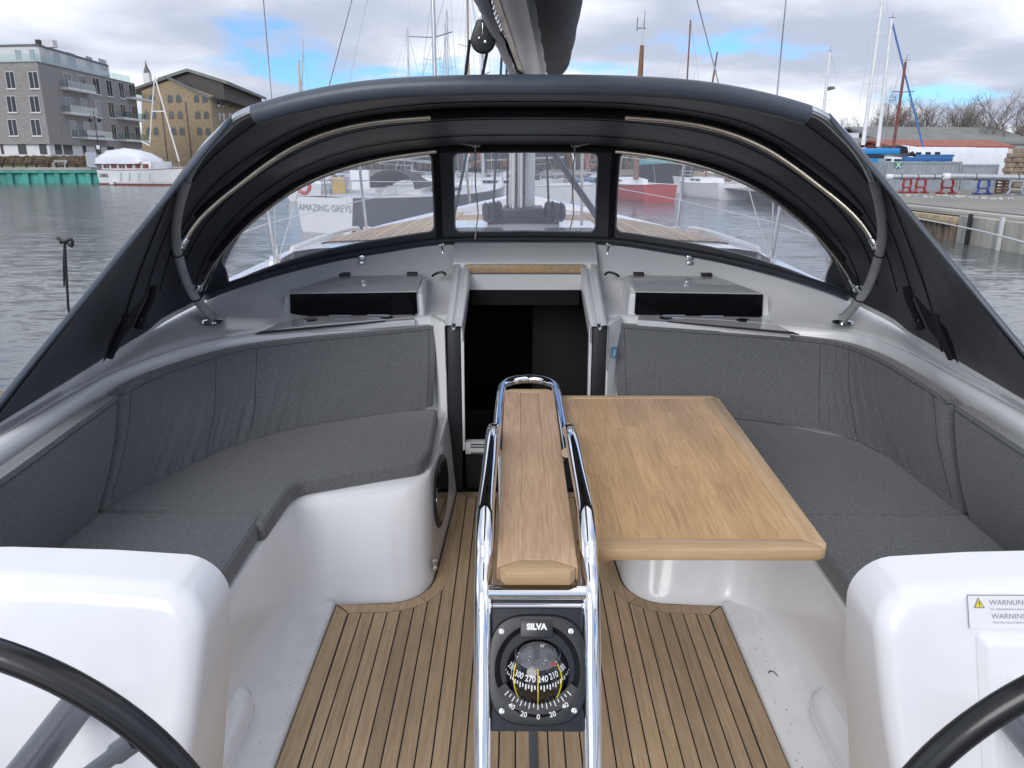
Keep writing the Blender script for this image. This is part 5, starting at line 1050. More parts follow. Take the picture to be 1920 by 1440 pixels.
for y, xs in ((194, (407, 415.5, 428, 436, 451, 465, 473, 484)), (221, (409.5, 417, 428.5, 436, 447, 456)), (247, (412, 420))):
    for i, x in enumerate(xs): facade_window(wh, FS, (x, y - 5 + (x - 407) * .07, x + 4.6, y + 6 + (x - 407) * .05), 'frame_brown', 'window_dark', arch=True, sill=False, mull=0)
for px in (309, 355, 404):
    s_, _ = FG.hit(px, 250); mb = MB(); mb.tube([FG.p(s_, GZ, .12), FG.p(s_, FG.hit(px, 190)[1], .12)], .09, 6); wh.part('downpipe', mb, 'slate')
# church
ct = W(276, 150, 290); ch = Thing('church_tower', 'white church tower with a thin dark spire behind the warehouse', 'tower', (ct.x, ct.y, GZ))
mb = MB(); mb.box((ct.x - 1.2, ct.y, 11), (3.0, 3, 26)); ch.part('tower', mb, 'render_white', smooth=0)
zt = W(277, 137, 290).z; z1 = W(277, 112, 290).z; mb = MB(); mb.lathe([(1.3, 0), (1.0, .8), (.45, 2.2), (.16, 3.4), (.03, z1 - zt)], (ct.x + .2, ct.y, zt), (0, 0, 1), 10); ch.part('spire', mb, 'slate')
mb = MB(); mb.box((ct.x + .2, ct.y, 12), (2.2, 2.2, 2 * (zt - 12))); ch.part('belfry', mb, 'render_white', smooth=0)
# hedge, grass, bench, information board, lamp
def ontop(px, D, z=GZ): p = W(px, 300, D); return V((p.x, p.y, z))
random.seed(5)
mb = MB(); Fh = Face(ontop(-60, 112.5), ontop(183, 114.0)); n = 60; rows = []
for i in range(n + 1):
    t = Fh.L * i / n; row = []
    for o, z in ((.7, 0), (.8, .7), (.7, 1.25), (.25, 1.5), (-.5, 1.5), (-.7, 0)): j = V((random.uniform(-.18, .18), random.uniform(-.18, .18), random.uniform(-.16, .16))) if z > 0 else V((0, 0, 0)); row.append(Fh.p(t, GZ + .12 + z, o) + j)
    rows.append(row)
mb.grid(rows)
for i in range(2600):
    t = random.uniform(0, Fh.L); p = Fh.p(t, GZ + .2 + random.uniform(0, 1.6), random.uniform(.2, .95)); d = V((random.uniform(-1, 1), random.uniform(-1, 1), random.uniform(-.3, 1))) * .16; e = V((random.uniform(-1, 1), random.uniform(-1, 1), random.uniform(-1, 1))) * .07; mb.add([p, p + d, p + d * .6 + e], [(0, 1, 2)])
solo('hedge', 'brown winter hedge in front of the grey apartment block', 'hedge', mb, 'hedge', smooth=0)
mb = MB(); a, b = ontop(-80, 109.0, GZ + .125), ontop(66, 110.0, GZ + .125); mb.add([a, b, b + V((0, 1.8, .25)), a + V((0, 1.8, .25))], [(0, 1, 2, 3)]); solo('grass', 'strip of green grass below the hedge', None, mb, 'grass', kind='stuff', smooth=0)
bn = ontop(112, 108, GZ + .12); be = Thing('park_bench', 'grey wooden bench on the left quay before the hedge', 'bench', bn)
for z, y in ((.45, 0), (.45, -.18), (.45, -.36), (.75, .1), (.92, .14)): mb = MB(); mb.box(bn + V((0, y, z)), (1.8, .13, .05) if z < .6 else (1.8, .05, .14)); be.part('slat', mb, 'bench_grey', smooth=0)
for x in (-.8, .8):
    mb = MB(); mb.box(bn + V((x, .05, .45)), (.08, .08, .9)); mb.box(bn + V((x, -.36, .3)), (.08, .08, .6)); mb.box(bn + V((x, -.15, .62)), (.08, .5, .05)); be.part('leg', mb, 'frame_light', smooth=0)
ib = ontop(172, 106.5, GZ + .12); mb = MB(); mb.box(ib + V((0, 0, 1.0)), (1.35, .12, 1.9), rz=.25); ins = Thing('information_board', 'pale blue information board standing on the left quay', 'sign', ib); ins.part('panel', mb, 'board_info', smooth=0)
for x in (-.5, .5): mb = MB(); mb.box(ib + Matrix.Rotation(.25, 3, 'Z') @ V((x, .0, .05)), (.08, .08, .2)); ins.part('leg', mb, 'black_iron')
lb = ontop(188, 107.5, GZ + .12); lt = W(182, 208, 107.5).z; lamp = Thing('street_lamp', 'black street lamp with a small white sign before the apartment block', 'street lamp', lb)
mb = MB(); mb.lathe([(.14, 0), (.1, .5), (.06, .7), (.05, lt - lb.z - .6), (.03, lt - lb.z)], lb, (0, 0, 1), 8); lamp.part('post', mb, 'black_iron')
for s in (-1, 1):
    mb = MB(); mb.tube(cat([lb + V((0, 0, lt - lb.z - .9)), lb + V((s * .35, 0, lt - lb.z - .5)), lb + V((s * .6, 0, lt - lb.z - .7)), lb + V((s * .6, 0, lt - lb.z - 1.0))], 10), .035, 6); lamp.part('arm', mb, 'black_iron')
    mb = MB(); mb.lathe([(.05, 0), (.22, -.1), (.16, -.4), (.05, -.45)], lb + V((s * .6, 0, lt - lb.z - .95)), (0, 0, 1), 8); lamp.part('lantern', mb, 'black_iron')
mb = MB(); mb.box(lb + V((0, -.1, W(188, 276, 107.5).z - lb.z)), (.45, .04, .5)); lamp.part('small_sign', mb, 'render_white', smooth=0)

# ================================================================== BOATS
def hull_mb(L, B, fb, draft, sheer=.25, transom=.75, rake=.6, n=24):
    """stern at local origin, bow along +Y; returns (hull, deck outline)"""
    rows = []; deck = []
    for i in range(n):
        t = i / (n - 1); y = L * t
        w = B / 2 * (transom + (1 - transom) * math.sin(min(1, t / .45) * math.pi / 2)) if t < .45 else B / 2 * max(.012, (1 - ((t - .45) / .55) ** 2.2))
        z = fb + sheer * (abs(t - .35) / .65) ** 2; row = []
        for h in (1, .8, .55, .3, .1, -.1, -.6, -1):
            ww = w * (1 - .10 * (1 - h) - (.55 if h < 0 else 0) * -h * .8 - (.0 if t < .5 else (t - .5) * .9 * (1 - h)))
            yy = y - rake * t * t * (1 - max(h, -.2)) * .55
            row.append(V((max(.005, ww), yy, z * h if h > 0 else draft * h)))
        rows.append(row); deck.append(V((w, y, z)))
    return rows, deck
def place(P, loc, rz): m = Matrix.Rotation(rz, 3, 'Z'); return [Vector(loc) + m @ p for p in P]
def boat(name, label, loc, rz, L, B, fb, hullm, deckm='hull_white', mast=0, cat_='sailboat', cabin=True, stripe=None, group=None, hood=True, boomcover='sail_bag', mastmat='alloy', spreaders=2, rails=True, antifoul='hull_black'):
    loc = Vector(loc); th = Thing(name, label, cat_, loc, group=group); rows, deck = hull_mb(L, B, fb, .4); n = len(rows)
    tr = lambda P: place(P, loc, rz)
    mb = MB()
    full = [[V((-p.x, p.y, p.z)) for p in r][:6] + [p for p in reversed(r[:6])] for r in rows]
    mb.grid([tr(r) for r in full]); th.part('hull', mb, hullm, smooth=50)
    mb = MB(); mb.add(tr(full[0]), [tuple(range(len(full[0])))]); th.part('transom', mb, deckm if hullm == 'hull_grey' else hullm, smooth=0)
    mb = MB(); mb.grid([tr([V((-d.x, d.y, d.z - .01)), V((0, d.y, d.z + .05)), V((d.x, d.y, d.z - .01))]) for d in deck]); dk = th.part('deck', mb, deckm, smooth=50)
    for s in (-1, 1):
        mb = MB(); mb.tube(tr([V((s * d.x, d.y, d.z + .02)) for d in deck]), .04, 6); th.part('rub_rail', mb, deckm if stripe is None else stripe)
    if cabin:
        mb = MB(); cr_ = []
        for t, h in ((.36, .02), (.37, .38), (.5, .46), (.62, .40), (.74, .16), (.78, .02)):
            d = deck[int(t * (n - 1))]; w = d.x * .62; cr_.append(tr([V((-w, L * t, d.z)), V((-w * .93, L * t, d.z + h * .8)), V((-w * .7, L * t, d.z + h)), V((w * .7, L * t, d.z + h)), V((w * .93, L * t, d.z + h * .8)), V((w, L * t, d.z))]))
        mb.grid(cr_); cab = th.part('coachroof', mb, deckm, smooth=30)
        for s in (-1, 1):
            for t in (.44, .54): d = deck[int(t * (n - 1))]; mb = MB(); mb.box(tr([V((s * d.x * .605, L * t, d.z + .22))])[0], (.05, L * .07, .14), rz=rz); th.part('window', mb, 'window_dark', parent=cab)
    if hood:
        mb = MB(); d = deck[int(.36 * (n - 1))]; hr = []
        for y, k in ((L * .30, 1.0), (L * .36, 1.02), (L * .43, .45)): hr.append(tr([V((math.cos(q) * d.x * .68, y, d.z + .3 + math.sin(q) * .75 * k)) for q in [i / 10 * math.pi for i in range(11)]]))
        mb.grid(hr); th.part('sprayhood', mb, 'sail_bag')
    if rails:
        for s in (-1, 1):
            P = [deck[int(t * (n - 1))] for t in (.0, .2, .4, .6, .8, .95)]
            for h in (.3, .6): mb = MB(); mb.tube(tr([V((s * p.x * .96, p.y, p.z + h)) for p in P]), .012, 4); th.part('guard_wire', mb, 'stainless')
            for p in P: mb = MB(); mb.tube(tr([V((s * p.x * .96, p.y, p.z)), V((s * p.x * .97, p.y, p.z + .62))]), .018, 5); th.part('stanchion', mb, 'stainless')
        d = deck[0]; mb = MB(); mb.tube(tr([V((-d.x, .9, d.z + .62)), V((-d.x, .05, d.z + .62)), V((d.x, .05, d.z + .62)), V((d.x, .9, d.z + .62))]), .018, 5); th.part('pushpit', mb, 'stainless')
    if mast:
        ym = L * .56; dz_ = deck[int(.56 * (n - 1))].z + .4; b0, b1 = tr([V((0, ym, dz_)), V((0, ym, dz_ + mast))]); mb = MB(); mb.tube([b0, b1], .09, 10, rs=[.10, .075]); m_ = th.part('mast', mb, mastmat)
        for k in range(spreaders):
            h = dz_ + mast * (.36 + .30 * k); sw_ = B * (.30 - .07 * k); mb = MB(); mb.tube(tr([V((-sw_, ym - .25, h + .04)), V((0, ym, h - .06)), V((sw_, ym - .25, h + .04))]), .028, 6); th.part('spreader', mb, mastmat, parent=m_)
        top = V((0, ym, dz_ + mast)); bow = V((0, L, deck[-1].z)); st = V((0, 0, deck[0].z))
        for P in ([bow, top], [st, top]) : mb = MB(); mb.tube(tr(P), .014, 4); th.part('stay', mb, 'stainless')
        for s in (-1, 1):
            c = deck[int(.54 * (n - 1))]; P = [V((s * c.x * .93, L * .54, c.z))] + [V((s * B * (.30 - .07 * k), ym - .25, dz_ + mast * (.36 + .30 * k) + .04)) for k in range(spreaders)] + [top]; mb = MB(); mb.tube(tr(P), .012, 4); th.part('shroud', mb, 'stainless')
        mb = MB(); a, b = tr([V((0, ym - .15, dz_ + 1.0)), V((0, ym - L * .40, dz_ + 1.15))]); mb.tube([a, b], .09, 8); th.part('boom', mb, mastmat)
        if boomcover: mb = MB(); mb.tube([a + V((0, 0, .22)), a.lerp(b, .5) + V((0, 0, .2)), b + V((0, 0, .12))], .2, 8, rs=[.26, .2, .12]); th.part('sail_cover', mb, boomcover)
    return th, tr, deck, rows
def on_water(px, py): p = WZ(px, py, WATER); return V((p.x, p.y, WATER))
# grey yacht astern of the left window
gs = on_water(612, 437); ge = on_water(880, 410); gh = math.atan2(-(ge - gs).x, (ge - gs).y)
gy, gtr, gd, gr0 = boat('moored_yacht', 'grey yacht with white transom lettered AMAZING GREYS behind the left window', gs, gh, 12.5, 3.9, 1.25, 'hull_grey', mast=17, group='yachts moored ahead')
gy.part('name_lettering', text_mb('AMAZING GREYS', .36, lambda x, y: gtr([V((x, -.03 - .0 * y, .92 + y))])[0]), 'print_grey', smooth=0)
random.seed(9)
mb = MB(); mb.box(gtr([V((.45, .35, 1.75))])[0], (.5, .12, .6)); gy.part('tan_cover', mb, 'ochre', bevel=.05)
mb = MB(); mb.torus(gtr([V((-1.2, .15, 1.7))])[0], (.3, 1, 0), .25, .08, 20, 8); gy.part('life_ring', mb, 'hull_red')
mb = MB(); mb.tube(gtr([V((.1, 0, 1.3)), V((.15, -.1, 3.4))]), .02, 6); gy.part('flag_staff', mb, 'frame_brown')
mb = MB(); mb.box(gtr([V((-.2, 2.2, 1.9))])[0], (1.0, .1, .8), rz=gh); gy.part('steering_wheel', mb, 'hull_white', bevel=.04)
s1 = on_water(1120, 396); boat('moored_yacht', 'white yacht lying beam-on behind the centre window', s1 + V((0, 2, 0)), math.radians(100), 11.5, 3.5, 1.35, 'hull_white', mast=15, group='yachts moored ahead', mastmat='alloy')
s2 = on_water(905, 372); boat('moored_yacht', 'white yacht with dark sail cover, stern on behind the mast', s2, math.radians(12), 11, 3.5, 1.2, 'hull_white', mast=15, group='yachts moored ahead', mastmat='rust_beam')
s3 = on_water(770, 372); boat('moored_yacht', 'white yacht farther off to the left of the mast', s3, math.radians(-14), 10.5, 3.3, 1.15, 'hull_white', mast=13.5, group='yachts moored ahead')
s4 = on_water(690, 366); boat('moored_yacht', 'small white yacht seen above the grey yacht', s4, math.radians(-40), 9, 2.9, 1.0, 'hull_white', mast=12, group='yachts moored ahead')
s5 = on_water(1040, 356); boat('moored_yacht', 'distant white yacht right of the mast', s5, math.radians(35), 9.5, 3.0, 1.0, 'hull_white', mast=11, group='yachts moored ahead')
s6 = on_water(1095, 352); boat('moored_yacht', 'distant blue yacht at the right of the centre window', s6, math.radians(-30), 9.5, 3.0, 1.0, 'hull_blue', mast=10, group='yachts moored ahead')
for px, py, hd, L_, mh_, lab in ((560, 360, -25, 10, 0, 'left end of the left window'), (655, 357, 8, 10.5, 0, 'behind the grey yacht stern'), (822, 364, -6, 10, 14, 'close left of the window post'), (862, 359, 15, 11, 14, 'left of the mainsheet in the centre window'), (940, 352, -10, 10, 0, 'hidden partly by the mast'), (1010, 362, 20, 10, 0, 'close right of the mast'), (1455, 366, 60, 9, 0, 'far right in the right window')):
    boat('moored_yacht', 'white yacht moored far ahead, ' + lab, on_water(px, py), math.radians(hd), L_, 3.2, 1.15, 'hull_white', mast=mh_, group='yachts moored ahead', boomcover='sail_bag' if px % 2 else 'steel_blue')
# black barge with teal bulwark and the red ships
def ship(name, label, px, py, rz, L, B, fb, hm, topm, cabm, mastm=None, mh=0):
    p = on_water(px, py); th, tr, dk, rows = boat(name, label, p, rz, L, B, fb, hm, deckm=topm, mast=mh, cat_='ship', cabin=False, hood=False, rails=False, stripe=topm, spreaders=1, mastmat=mastm or 'brown_mast', boomcover=None)
    n = len(dk)
    for s in (-1, 1): mb = MB(); mb.grid([tr([V((s * d.x, d.y, d.z - .12)), V((s * d.x * 1.0, d.y, d.z + .38))]) for d in dk]); th.part('bulwark', mb, topm)
    zc = dk[int(.25 * n)].z; c = tr([V((0, L * .22, zc + 1.0))])[0]
    mb = MB(); mb.box(c, (B * .55, L * .18, 2.0), rz=rz); w_ = th.part('wheelhouse', mb, cabm, bevel=.08)
    mb = MB(); mb.box(tr([V((0, L * .22, zc + 2.06))])[0], (B * .62, L * .21, .12), rz=rz); th.part('wheelhouse_roof', mb, 'hull_white', parent=w_)
    for k in (-1, 0, 1): mb = MB(); mb.box(tr([V((k * B * .17, L * .22 + L * .091, zc + 1.45))])[0], (B * .13, .04, .55), rz=rz); th.part('window', mb, 'window_dark', parent=w_)
    mb = MB(); mb.box(tr([V((0, L * .5, zc + .3))])[0], (B * .5, L * .25, .6), rz=rz); th.part('hatch_coaming', mb, cabm, bevel=.05)
    mb = MB(); mb.tube(tr([V((0, L * .86, zc)), V((0, L * .86, zc + 1.0))]), .15, 8); th.part('windlass', mb, 'black_iron')
    return th
ship('cargo_barge', 'black barge with a pale teal bulwark in the right window', 1236, 351, R(176), 15, 6.4, 2.5, 'hull_black', 'teal', 'ochre', mh=0)
ship('fishing_ship', 'dark red ship with white wheelhouse lying behind the barge', 1330, 350, R(140), 12, 4.2, 2.2, 'hull_red', 'hull_red', 'hull_white', mh=14)
ship('fishing_cutter', 'bright red cutter with pale bulwark in the right window', 1362, 362, R(150), 9.0, 3.0, 1.3, 'hull_red', 'rust_beam', 'hull_white', mh=0)
# motor yacht UNKA
u0, u1 = on_water(205, 346), on_water(392, 349); uh = math.atan2(-(u1 - u0).x, (u1 - u0).y); UL = 13.0
uy, utr, ud, ur = boat('motor_yacht', 'white motor yacht lettered UNKA with red window band at the left quay', u0, uh, UL, 4.0, 1.75, 'hull_white', cabin=False, hood=False, mast=0, cat_='motorboat', stripe='mahogany', rails=True)
zc = ud[5].z
mb = MB(); w0 = 1.55; mb.prism(utr([V((-w0, 1.0, zc)), V((w0, 1.0, zc)), V((w0, 9.5, zc)), V((-w0, 9.5, zc))]), (0, 0, 1.0)); uc = uy.part('deckhouse', mb, 'hull_white', bevel=.06)
for k in range(6):
    for s in (-1, 1): mb = MB(); mb.box(utr([V((s * w0, 1.9 + k * 1.35, zc + .48))])[0], (.06, .95, .5), rz=uh); uy.part('window', mb, 'mahogany', parent=uc)
for s in (-1, 1):
    for k in range(4): mb = MB(); y = 4.6 + k * 1.5; d = ud[min(23, int(y / UL * 23))]; mb.tube(utr([V((s * (d.x + .02), y, .5)), V((s * (d.x + .03), y + .25, 1.45))]), .03, 5); uy.part('hull_strip', mb, 'hull_grey')
    mb = MB(); mb.grid([utr([V((s * (r[0].x * .93 + .02), r[0].y, .0)), V((s * (r[0].x * .94 + .02), r[0].y, .22))]) for r in ur[:22]]); uy.part('waterline_band', mb, 'mahogany')
Fu = lambda x, y: utr([V((lerp(ud[0].x, ud[5].x, (1.35 + x) / ud[5].y) * (1 - .05) + .13, 1.35 + x, 1.12 + y))])[0]
uy.part('name_lettering', text_mb('UNKA', .62, Fu, bold=.01, shear=.2), 'caulk', smooth=0)
mb = MB(); mb.tube(utr([V((2.0, 3.1, .1)), V((2.0, 3.1, .45))]), .3, 8); uy.part('fender', mb, 'white_paint')
def upx(px, py):                                                      # point in the motor yacht's centre plane
    n_ = V((math.cos(uh), math.sin(uh), 0)); d = ray(px, py); return CAM + d * ((u0 - CAM).dot(n_) / d.dot(n_))
ap = upx(290, 143)
for q in ((281, 268), (336, 303)): mb = MB(); mb.tube([ap, upx(*q)], .09, 8); uy.part('mast_leg', mb, 'white_paint')
mb = MB(); mb.tube([upx(284.5, 209), upx(310, 209)], .07, 8); uy.part('mast_crosstree', mb, 'white_paint')
mb = MB(); mb.tube([upx(265, 265), upx(281, 273)], .06, 6); uy.part('davit', mb, 'white_paint')
rows = []
prof = [(.2, 1.05, .35), (.6, 1.1, 1.7), (1.6, 1.15, 2.3), (3.2, 1.2, 2.55), (5.0, 1.25, 2.5), (6.5, 1.3, 2.15), (7.6, 1.3, 1.6), (8.1, 1.25, 1.0)]
random.seed(2)
for y, lo, hi in prof:
    row = []
    for q in [i / 14 * math.pi for i in range(15)]:
        j = random.uniform(-.16, .16); row.append(utr([V((math.cos(q) * (1.95 + j), y + random.uniform(-.14, .14), zc + .75 + random.uniform(-.05, .05) + math.sin(q) ** .6 * (hi - .75 + j * .6)))])[0])
    rows.append(row)
mb = MB(); mb.grid(rows); m_ = len(rows[0]); mb.f.append(tuple(range(m_))); mb.f.append(tuple((len(rows) - 1) * m_ + k for k in range(m_ - 1, -1, -1)))
solo('tarpaulin', 'crumpled white tarpaulin stretched over the motor yacht', 'tarpaulin', mb, 'tarp', smooth=70)
# withy pole and jetty on the port side
pw = W(128, 576, 8.5); pt = W(121, 452, 8.5); pole = Thing('mooring_pole', 'thin black iron pole with a knotted top standing in the water', 'pole', (pw.x, pw.y, WATER))
mb = MB(); mb.tube([V((pw.x + .02, pw.y, WATER - .5)), pw, pt], .014, 8); pole.part('rod', mb, 'black_iron')
mb = MB(); mb.tube(cat([pt + V((-.07, 0, .03)), pt + V((0, -.02, 0)), pt + V((.08, 0, .02)), pt + V((.07, 0, -.06)), pt, pt + V((-.05, 0, -.02))], 16), .018, 8); pole.part('knot', mb, 'black_iron')
mb = MB(); mb.tube([pt, W(119.5, 500, 8.5), W(120.5, 536, 8.5)], .011, 6); pole.part('rope_tail', mb, 'black_iron')
jt = Thing('jetty', 'weathered wooden jetty at the lower left edge', 'jetty', (-7, 5, WATER))
for i in range(14): mb = MB(); mb.box((-7.0, 4.55 + i * .155, -.42), (5.6, .14, .05)); jt.part('plank', mb, 'plank_wood', bevel=.006)
for x, y in ((-4.5, 6.5), (-4.5, 4.7), (-8, 6.5)): mb = MB(); mb.lathe([(.11, 0), (.11, .55)], (x, y, WATER - .1), (0, 0, 1), 10); jt.part('pile', mb, 'plank_wood')
mb = MB(); mb.box((-4.3, 5.55, -.50), (.12, 2.3, .14)); jt.part('beam', mb, 'plank_wood')
# ================================================================== RIGHT-HAND QUAY
RZ = -.10; QX = 15.0
mb = MB(); mb.add([V((QX, -60, RZ)), V((300, -60, RZ)), V((300, 300, RZ)), V((60, 300, RZ)), V((QX + 12, 66, RZ)), V((QX, 62, RZ))], [(0, 1, 2, 3, 4, 5)]); mb.add([V((QX, 62, RZ)), V((QX + 12, 66, RZ)), V((QX + 12, 66, WATER - 1)), V((QX, 62, WATER - 1))], [(0, 1, 2, 3)]); solo('yard_ground', 'worn asphalt of the boat yard on the right', None, mb, 'asphalt', kind='structure', smooth=0)
qr = Thing('quay_wall', 'quay wall of rusty sheet piles and concrete at the right', 'quay wall', (QX, 26, WATER))
y = 26.3; k = 0
while y < 44:
    mb = MB(); P = [(0, y), (-.28, y + .09), (-.28, y + .30), (0, y + .39)]; mb.grid([[V((QX - .02 + a, b, WATER - .6)) for a, b in P], [V((QX - .02 + a, b, RZ - .28)) for a, b in P]]); qr.part('sheet_pile', mb, 'pile_rust', smooth=0); y += .39
mb = MB(); mb.box((QX - .10, 35.2, RZ - .16), (.55, 17.8, .24)); qr.part('cap_beam', mb, 'rust_beam', bevel=.02)
mb = MB(); mb.box((QX - .22, 35.2, RZ - .20), (.5, 17.7, .1)); qr.part('waler', mb, 'rust_beam')
for i in range(14): mb = MB(); mb.box((QX - .02, 25.2 - i * 2.02, (RZ + WATER - 1) / 2 + .02), (.5, 2.0, RZ - WATER + 1)); qr.part('concrete_panel', mb, 'concrete_wall', bevel=.012)
mb = MB(); mb.box((QX + .6, 34, RZ + .06), (.5, 26, .12)); qr.part('kerb', mb, 'concrete', bevel=.02)
mb = MB(); mb.box((QX + 1.8, 33, RZ + .03), (.12, 30, .06)); qr.part('crane_rail', mb, 'slate')
b0 = W(1888, 478, 21); b1 = W(1897, 415, 21); mb = MB(); mb.hexa([V((QX - .62, 21.2, WATER - .4)), V((QX - .52, 21.2, WATER - .4)), V((QX - .52, 21.42, WATER - .4)), V((QX - .62, 21.42, WATER - .4)), V((QX - .62, 21.2, -.02)), V((QX - .52, 21.2, -.02)), V((QX - .52, 21.42, -.02)), V((QX - .62, 21.42, -.02))]); solo('fender_board', 'bright blue upright board on the concrete quay wall', 'board', mb, 'pole_blue', bevel=.01)
mb = MB(); mb.lathe([(.06, 0), (.05, .3), (.09, .34), (0, .36)], (QX + .35, 22.6, RZ), (0, 0, 1), 10); solo('mooring_bollard', 'small black bollard above the blue board', 'bollard', mb, 'black_iron')
for yy, nm in ((25.4, 'black_iron'), (23.7, 'frame_light')): mb = MB(); mb.box((QX - .36, yy, -.62), (.1, .12, 1.3)); solo('fender_pile', 'narrow %s fender pile on the quay wall' % ('black' if nm == 'black_iron' else 'pale grey'), 'post', mb, nm, bevel=.01)
mb = MB(); mb.tube(cat([W(1680, 402, 30), W(1810, 427, 20), W(1940, 460, 12), W(2250, 545, 6)], 40), .02, 6); solo('mooring_rope', 'pale mooring rope stretched over the water from the right quay', 'rope', mb, 'rope_white')
random.seed(21)
mb = MB()
for i in range(22): p = WZ(1690 + i * 10 + random.uniform(-5, 5), 366 + i * .35 + random.uniform(-2, 2), RZ); mb.box(p + V((0, 0, .03)), (random.uniform(.1, .3), random.uniform(.08, .2), .06), rz=random.uniform(0, 3))
solo('pale_stones', 'scattered pale stones on the yard asphalt', None, mb, 'frame_light', kind='stuff', smooth=0)
# containers
def container(label, x0, x1, y, D, ztop, m, sign=False):
    a, b = W(x0, 320, D), W(x1, 320, D + .6); F = Face(a, b); th = Thing('shipping_container', label, 'container', (a.x, a.y, RZ), group='grey containers in the yard')
    zt = F.hit((x0 + x1) / 2, ztop)[1]; L = F.L; rows0, rows1 = [], []; n = int(L / .28)
    for i in range(n):
        t = L * i / n; w = L / n
        for a_, o in ((0, 0), (.35, 0), (.5, -.045), (.85, -.045)): rows0.append(F.p(t + w * a_, RZ + .16, o)); rows1.append(F.p(t + w * a_, zt - .12, o))
    mb = MB(); mb.grid([rows0, rows1]); th.part('corrugated_side', mb, m, smooth=0)
    mb = MB(); mb.prism([F.p(0, RZ + .05, -.06), F.p(L, RZ + .05, -.06), F.p(L, RZ + .05, -2.4), F.p(0, RZ + .05, -2.4)], (0, 0, zt - RZ - .1)); th.part('body', mb, m, smooth=0)
    for z0, z1 in ((RZ, RZ + .16), (zt - .12, zt)): mb = MB(); mb.hexa([F.p(0, z0, -.05), F.p(L, z0, -.05), F.p(L, z0, .02), F.p(0, z0, .02), F.p(0, z1, -.05), F.p(L, z1, -.05), F.p(L, z1, .02), F.p(0, z1, .02)]); th.part('frame_rail', mb, m, smooth=0)
    for t in (0, L - .14): mb = MB(); mb.hexa([F.p(t, RZ, -.05), F.p(t + .14, RZ, -.05), F.p(t + .14, RZ, .025), F.p(t, RZ, .025), F.p(t, zt, -.05), F.p(t + .14, zt, -.05), F.p(t + .14, zt, .025), F.p(t, zt, .025)]); th.part('corner_post', mb, m, smooth=0)
    if sign:
        c, z = F.hit(1684, 309); mb = MB(); mb.hexa([F.p(c - .2, z - .2, .03), F.p(c + .2, z - .2, .03), F.p(c + .2, z - .2, .05), F.p(c - .2, z - .2, .05), F.p(c - .2, z + .2, .03), F.p(c + .2, z + .2, .03), F.p(c + .2, z + .2, .05), F.p(c - .2, z + .2, .05)]); sg = th.part('sign', mb, 'green_sign', smooth=0)
        for d in (1, -1): mb = MB(); mb.add([F.p(c - .17, z - .15 * d, .055), F.p(c - .13, z - .18 * d, .055), F.p(c + .17, z + .15 * d, .055), F.p(c + .13, z + .18 * d, .055)], [(0, 1, 2, 3)]); th.part('cross_mark', mb, 'print_white', parent=sg, smooth=0)
    return F, zt
CF, cz = container('grey corrugated container with a green cross sign behind the red trestles', 1663, 1802, 325, 51, 303, 'steel_container', True)
container('lower grey container beside the ruined wall', 1804, 1872, 325, 53, 308, 'steel_container')
# truck
tb = W(1640, 345, 55); tk = Thing('truck', 'dark truck cab with a bright blue roof beside the container', 'truck', (tb.x, tb.y, RZ)); tx = lambda px, py: W(px, py, 55)
p0, p1 = tx(1606, 350), tx(1659, 280); zt = tx(1640, 283).z; zm = tx(1640, 290).z
mb = MB(); mb.box(((p0.x + p1.x) / 2, 56, (RZ + .5 + zm) / 2), (p1.x - p0.x, 2.4, zm - RZ - .5)); tk.part('cab', mb, 'anthracite', bevel=.12)
mb = MB(); mb.box(((p0.x + p1.x) / 2 + .6, 56.2, (zm + zt) / 2 + .1), (p1.x - p0.x + 1.0, 2.3, zt - zm + .15)); tk.part('roof', mb, 'truck_blue', bevel=.06)
mb = MB(); a, b = tx(1626, 297), tx(1656, 318); mb.box(((a.x + b.x) / 2, 54.76, (a.z + b.z) / 2), (b.x - a.x, .04, a.z - b.z)); tk.part('windscreen', mb, 'window_sky')
mb = MB(); mb.box((a.x + .25, 54.74, (a.z + b.z) / 2), (.8, .04, a.z - b.z)); tk.part('reflector_panel', mb, 'truck_blue')
for px in (1617, 1648): c = tx(px, 350); mb = MB(); mb.lathe([(0, -.15), (.3, -.15), (.45, -.1), (.45, .1), (.3, .15), (0, .15)], (c.x, 55.2, RZ + .45), (1, 0, 0), 16); tk.part('wheel', mb, 'rubber_black')
mb = MB(); c = tx(1646, 326); mb.box((c.x, 54.75, c.z), (.9, .05, .45)); tk.part('number_panel', mb, 'steel_blue', bevel=.02)
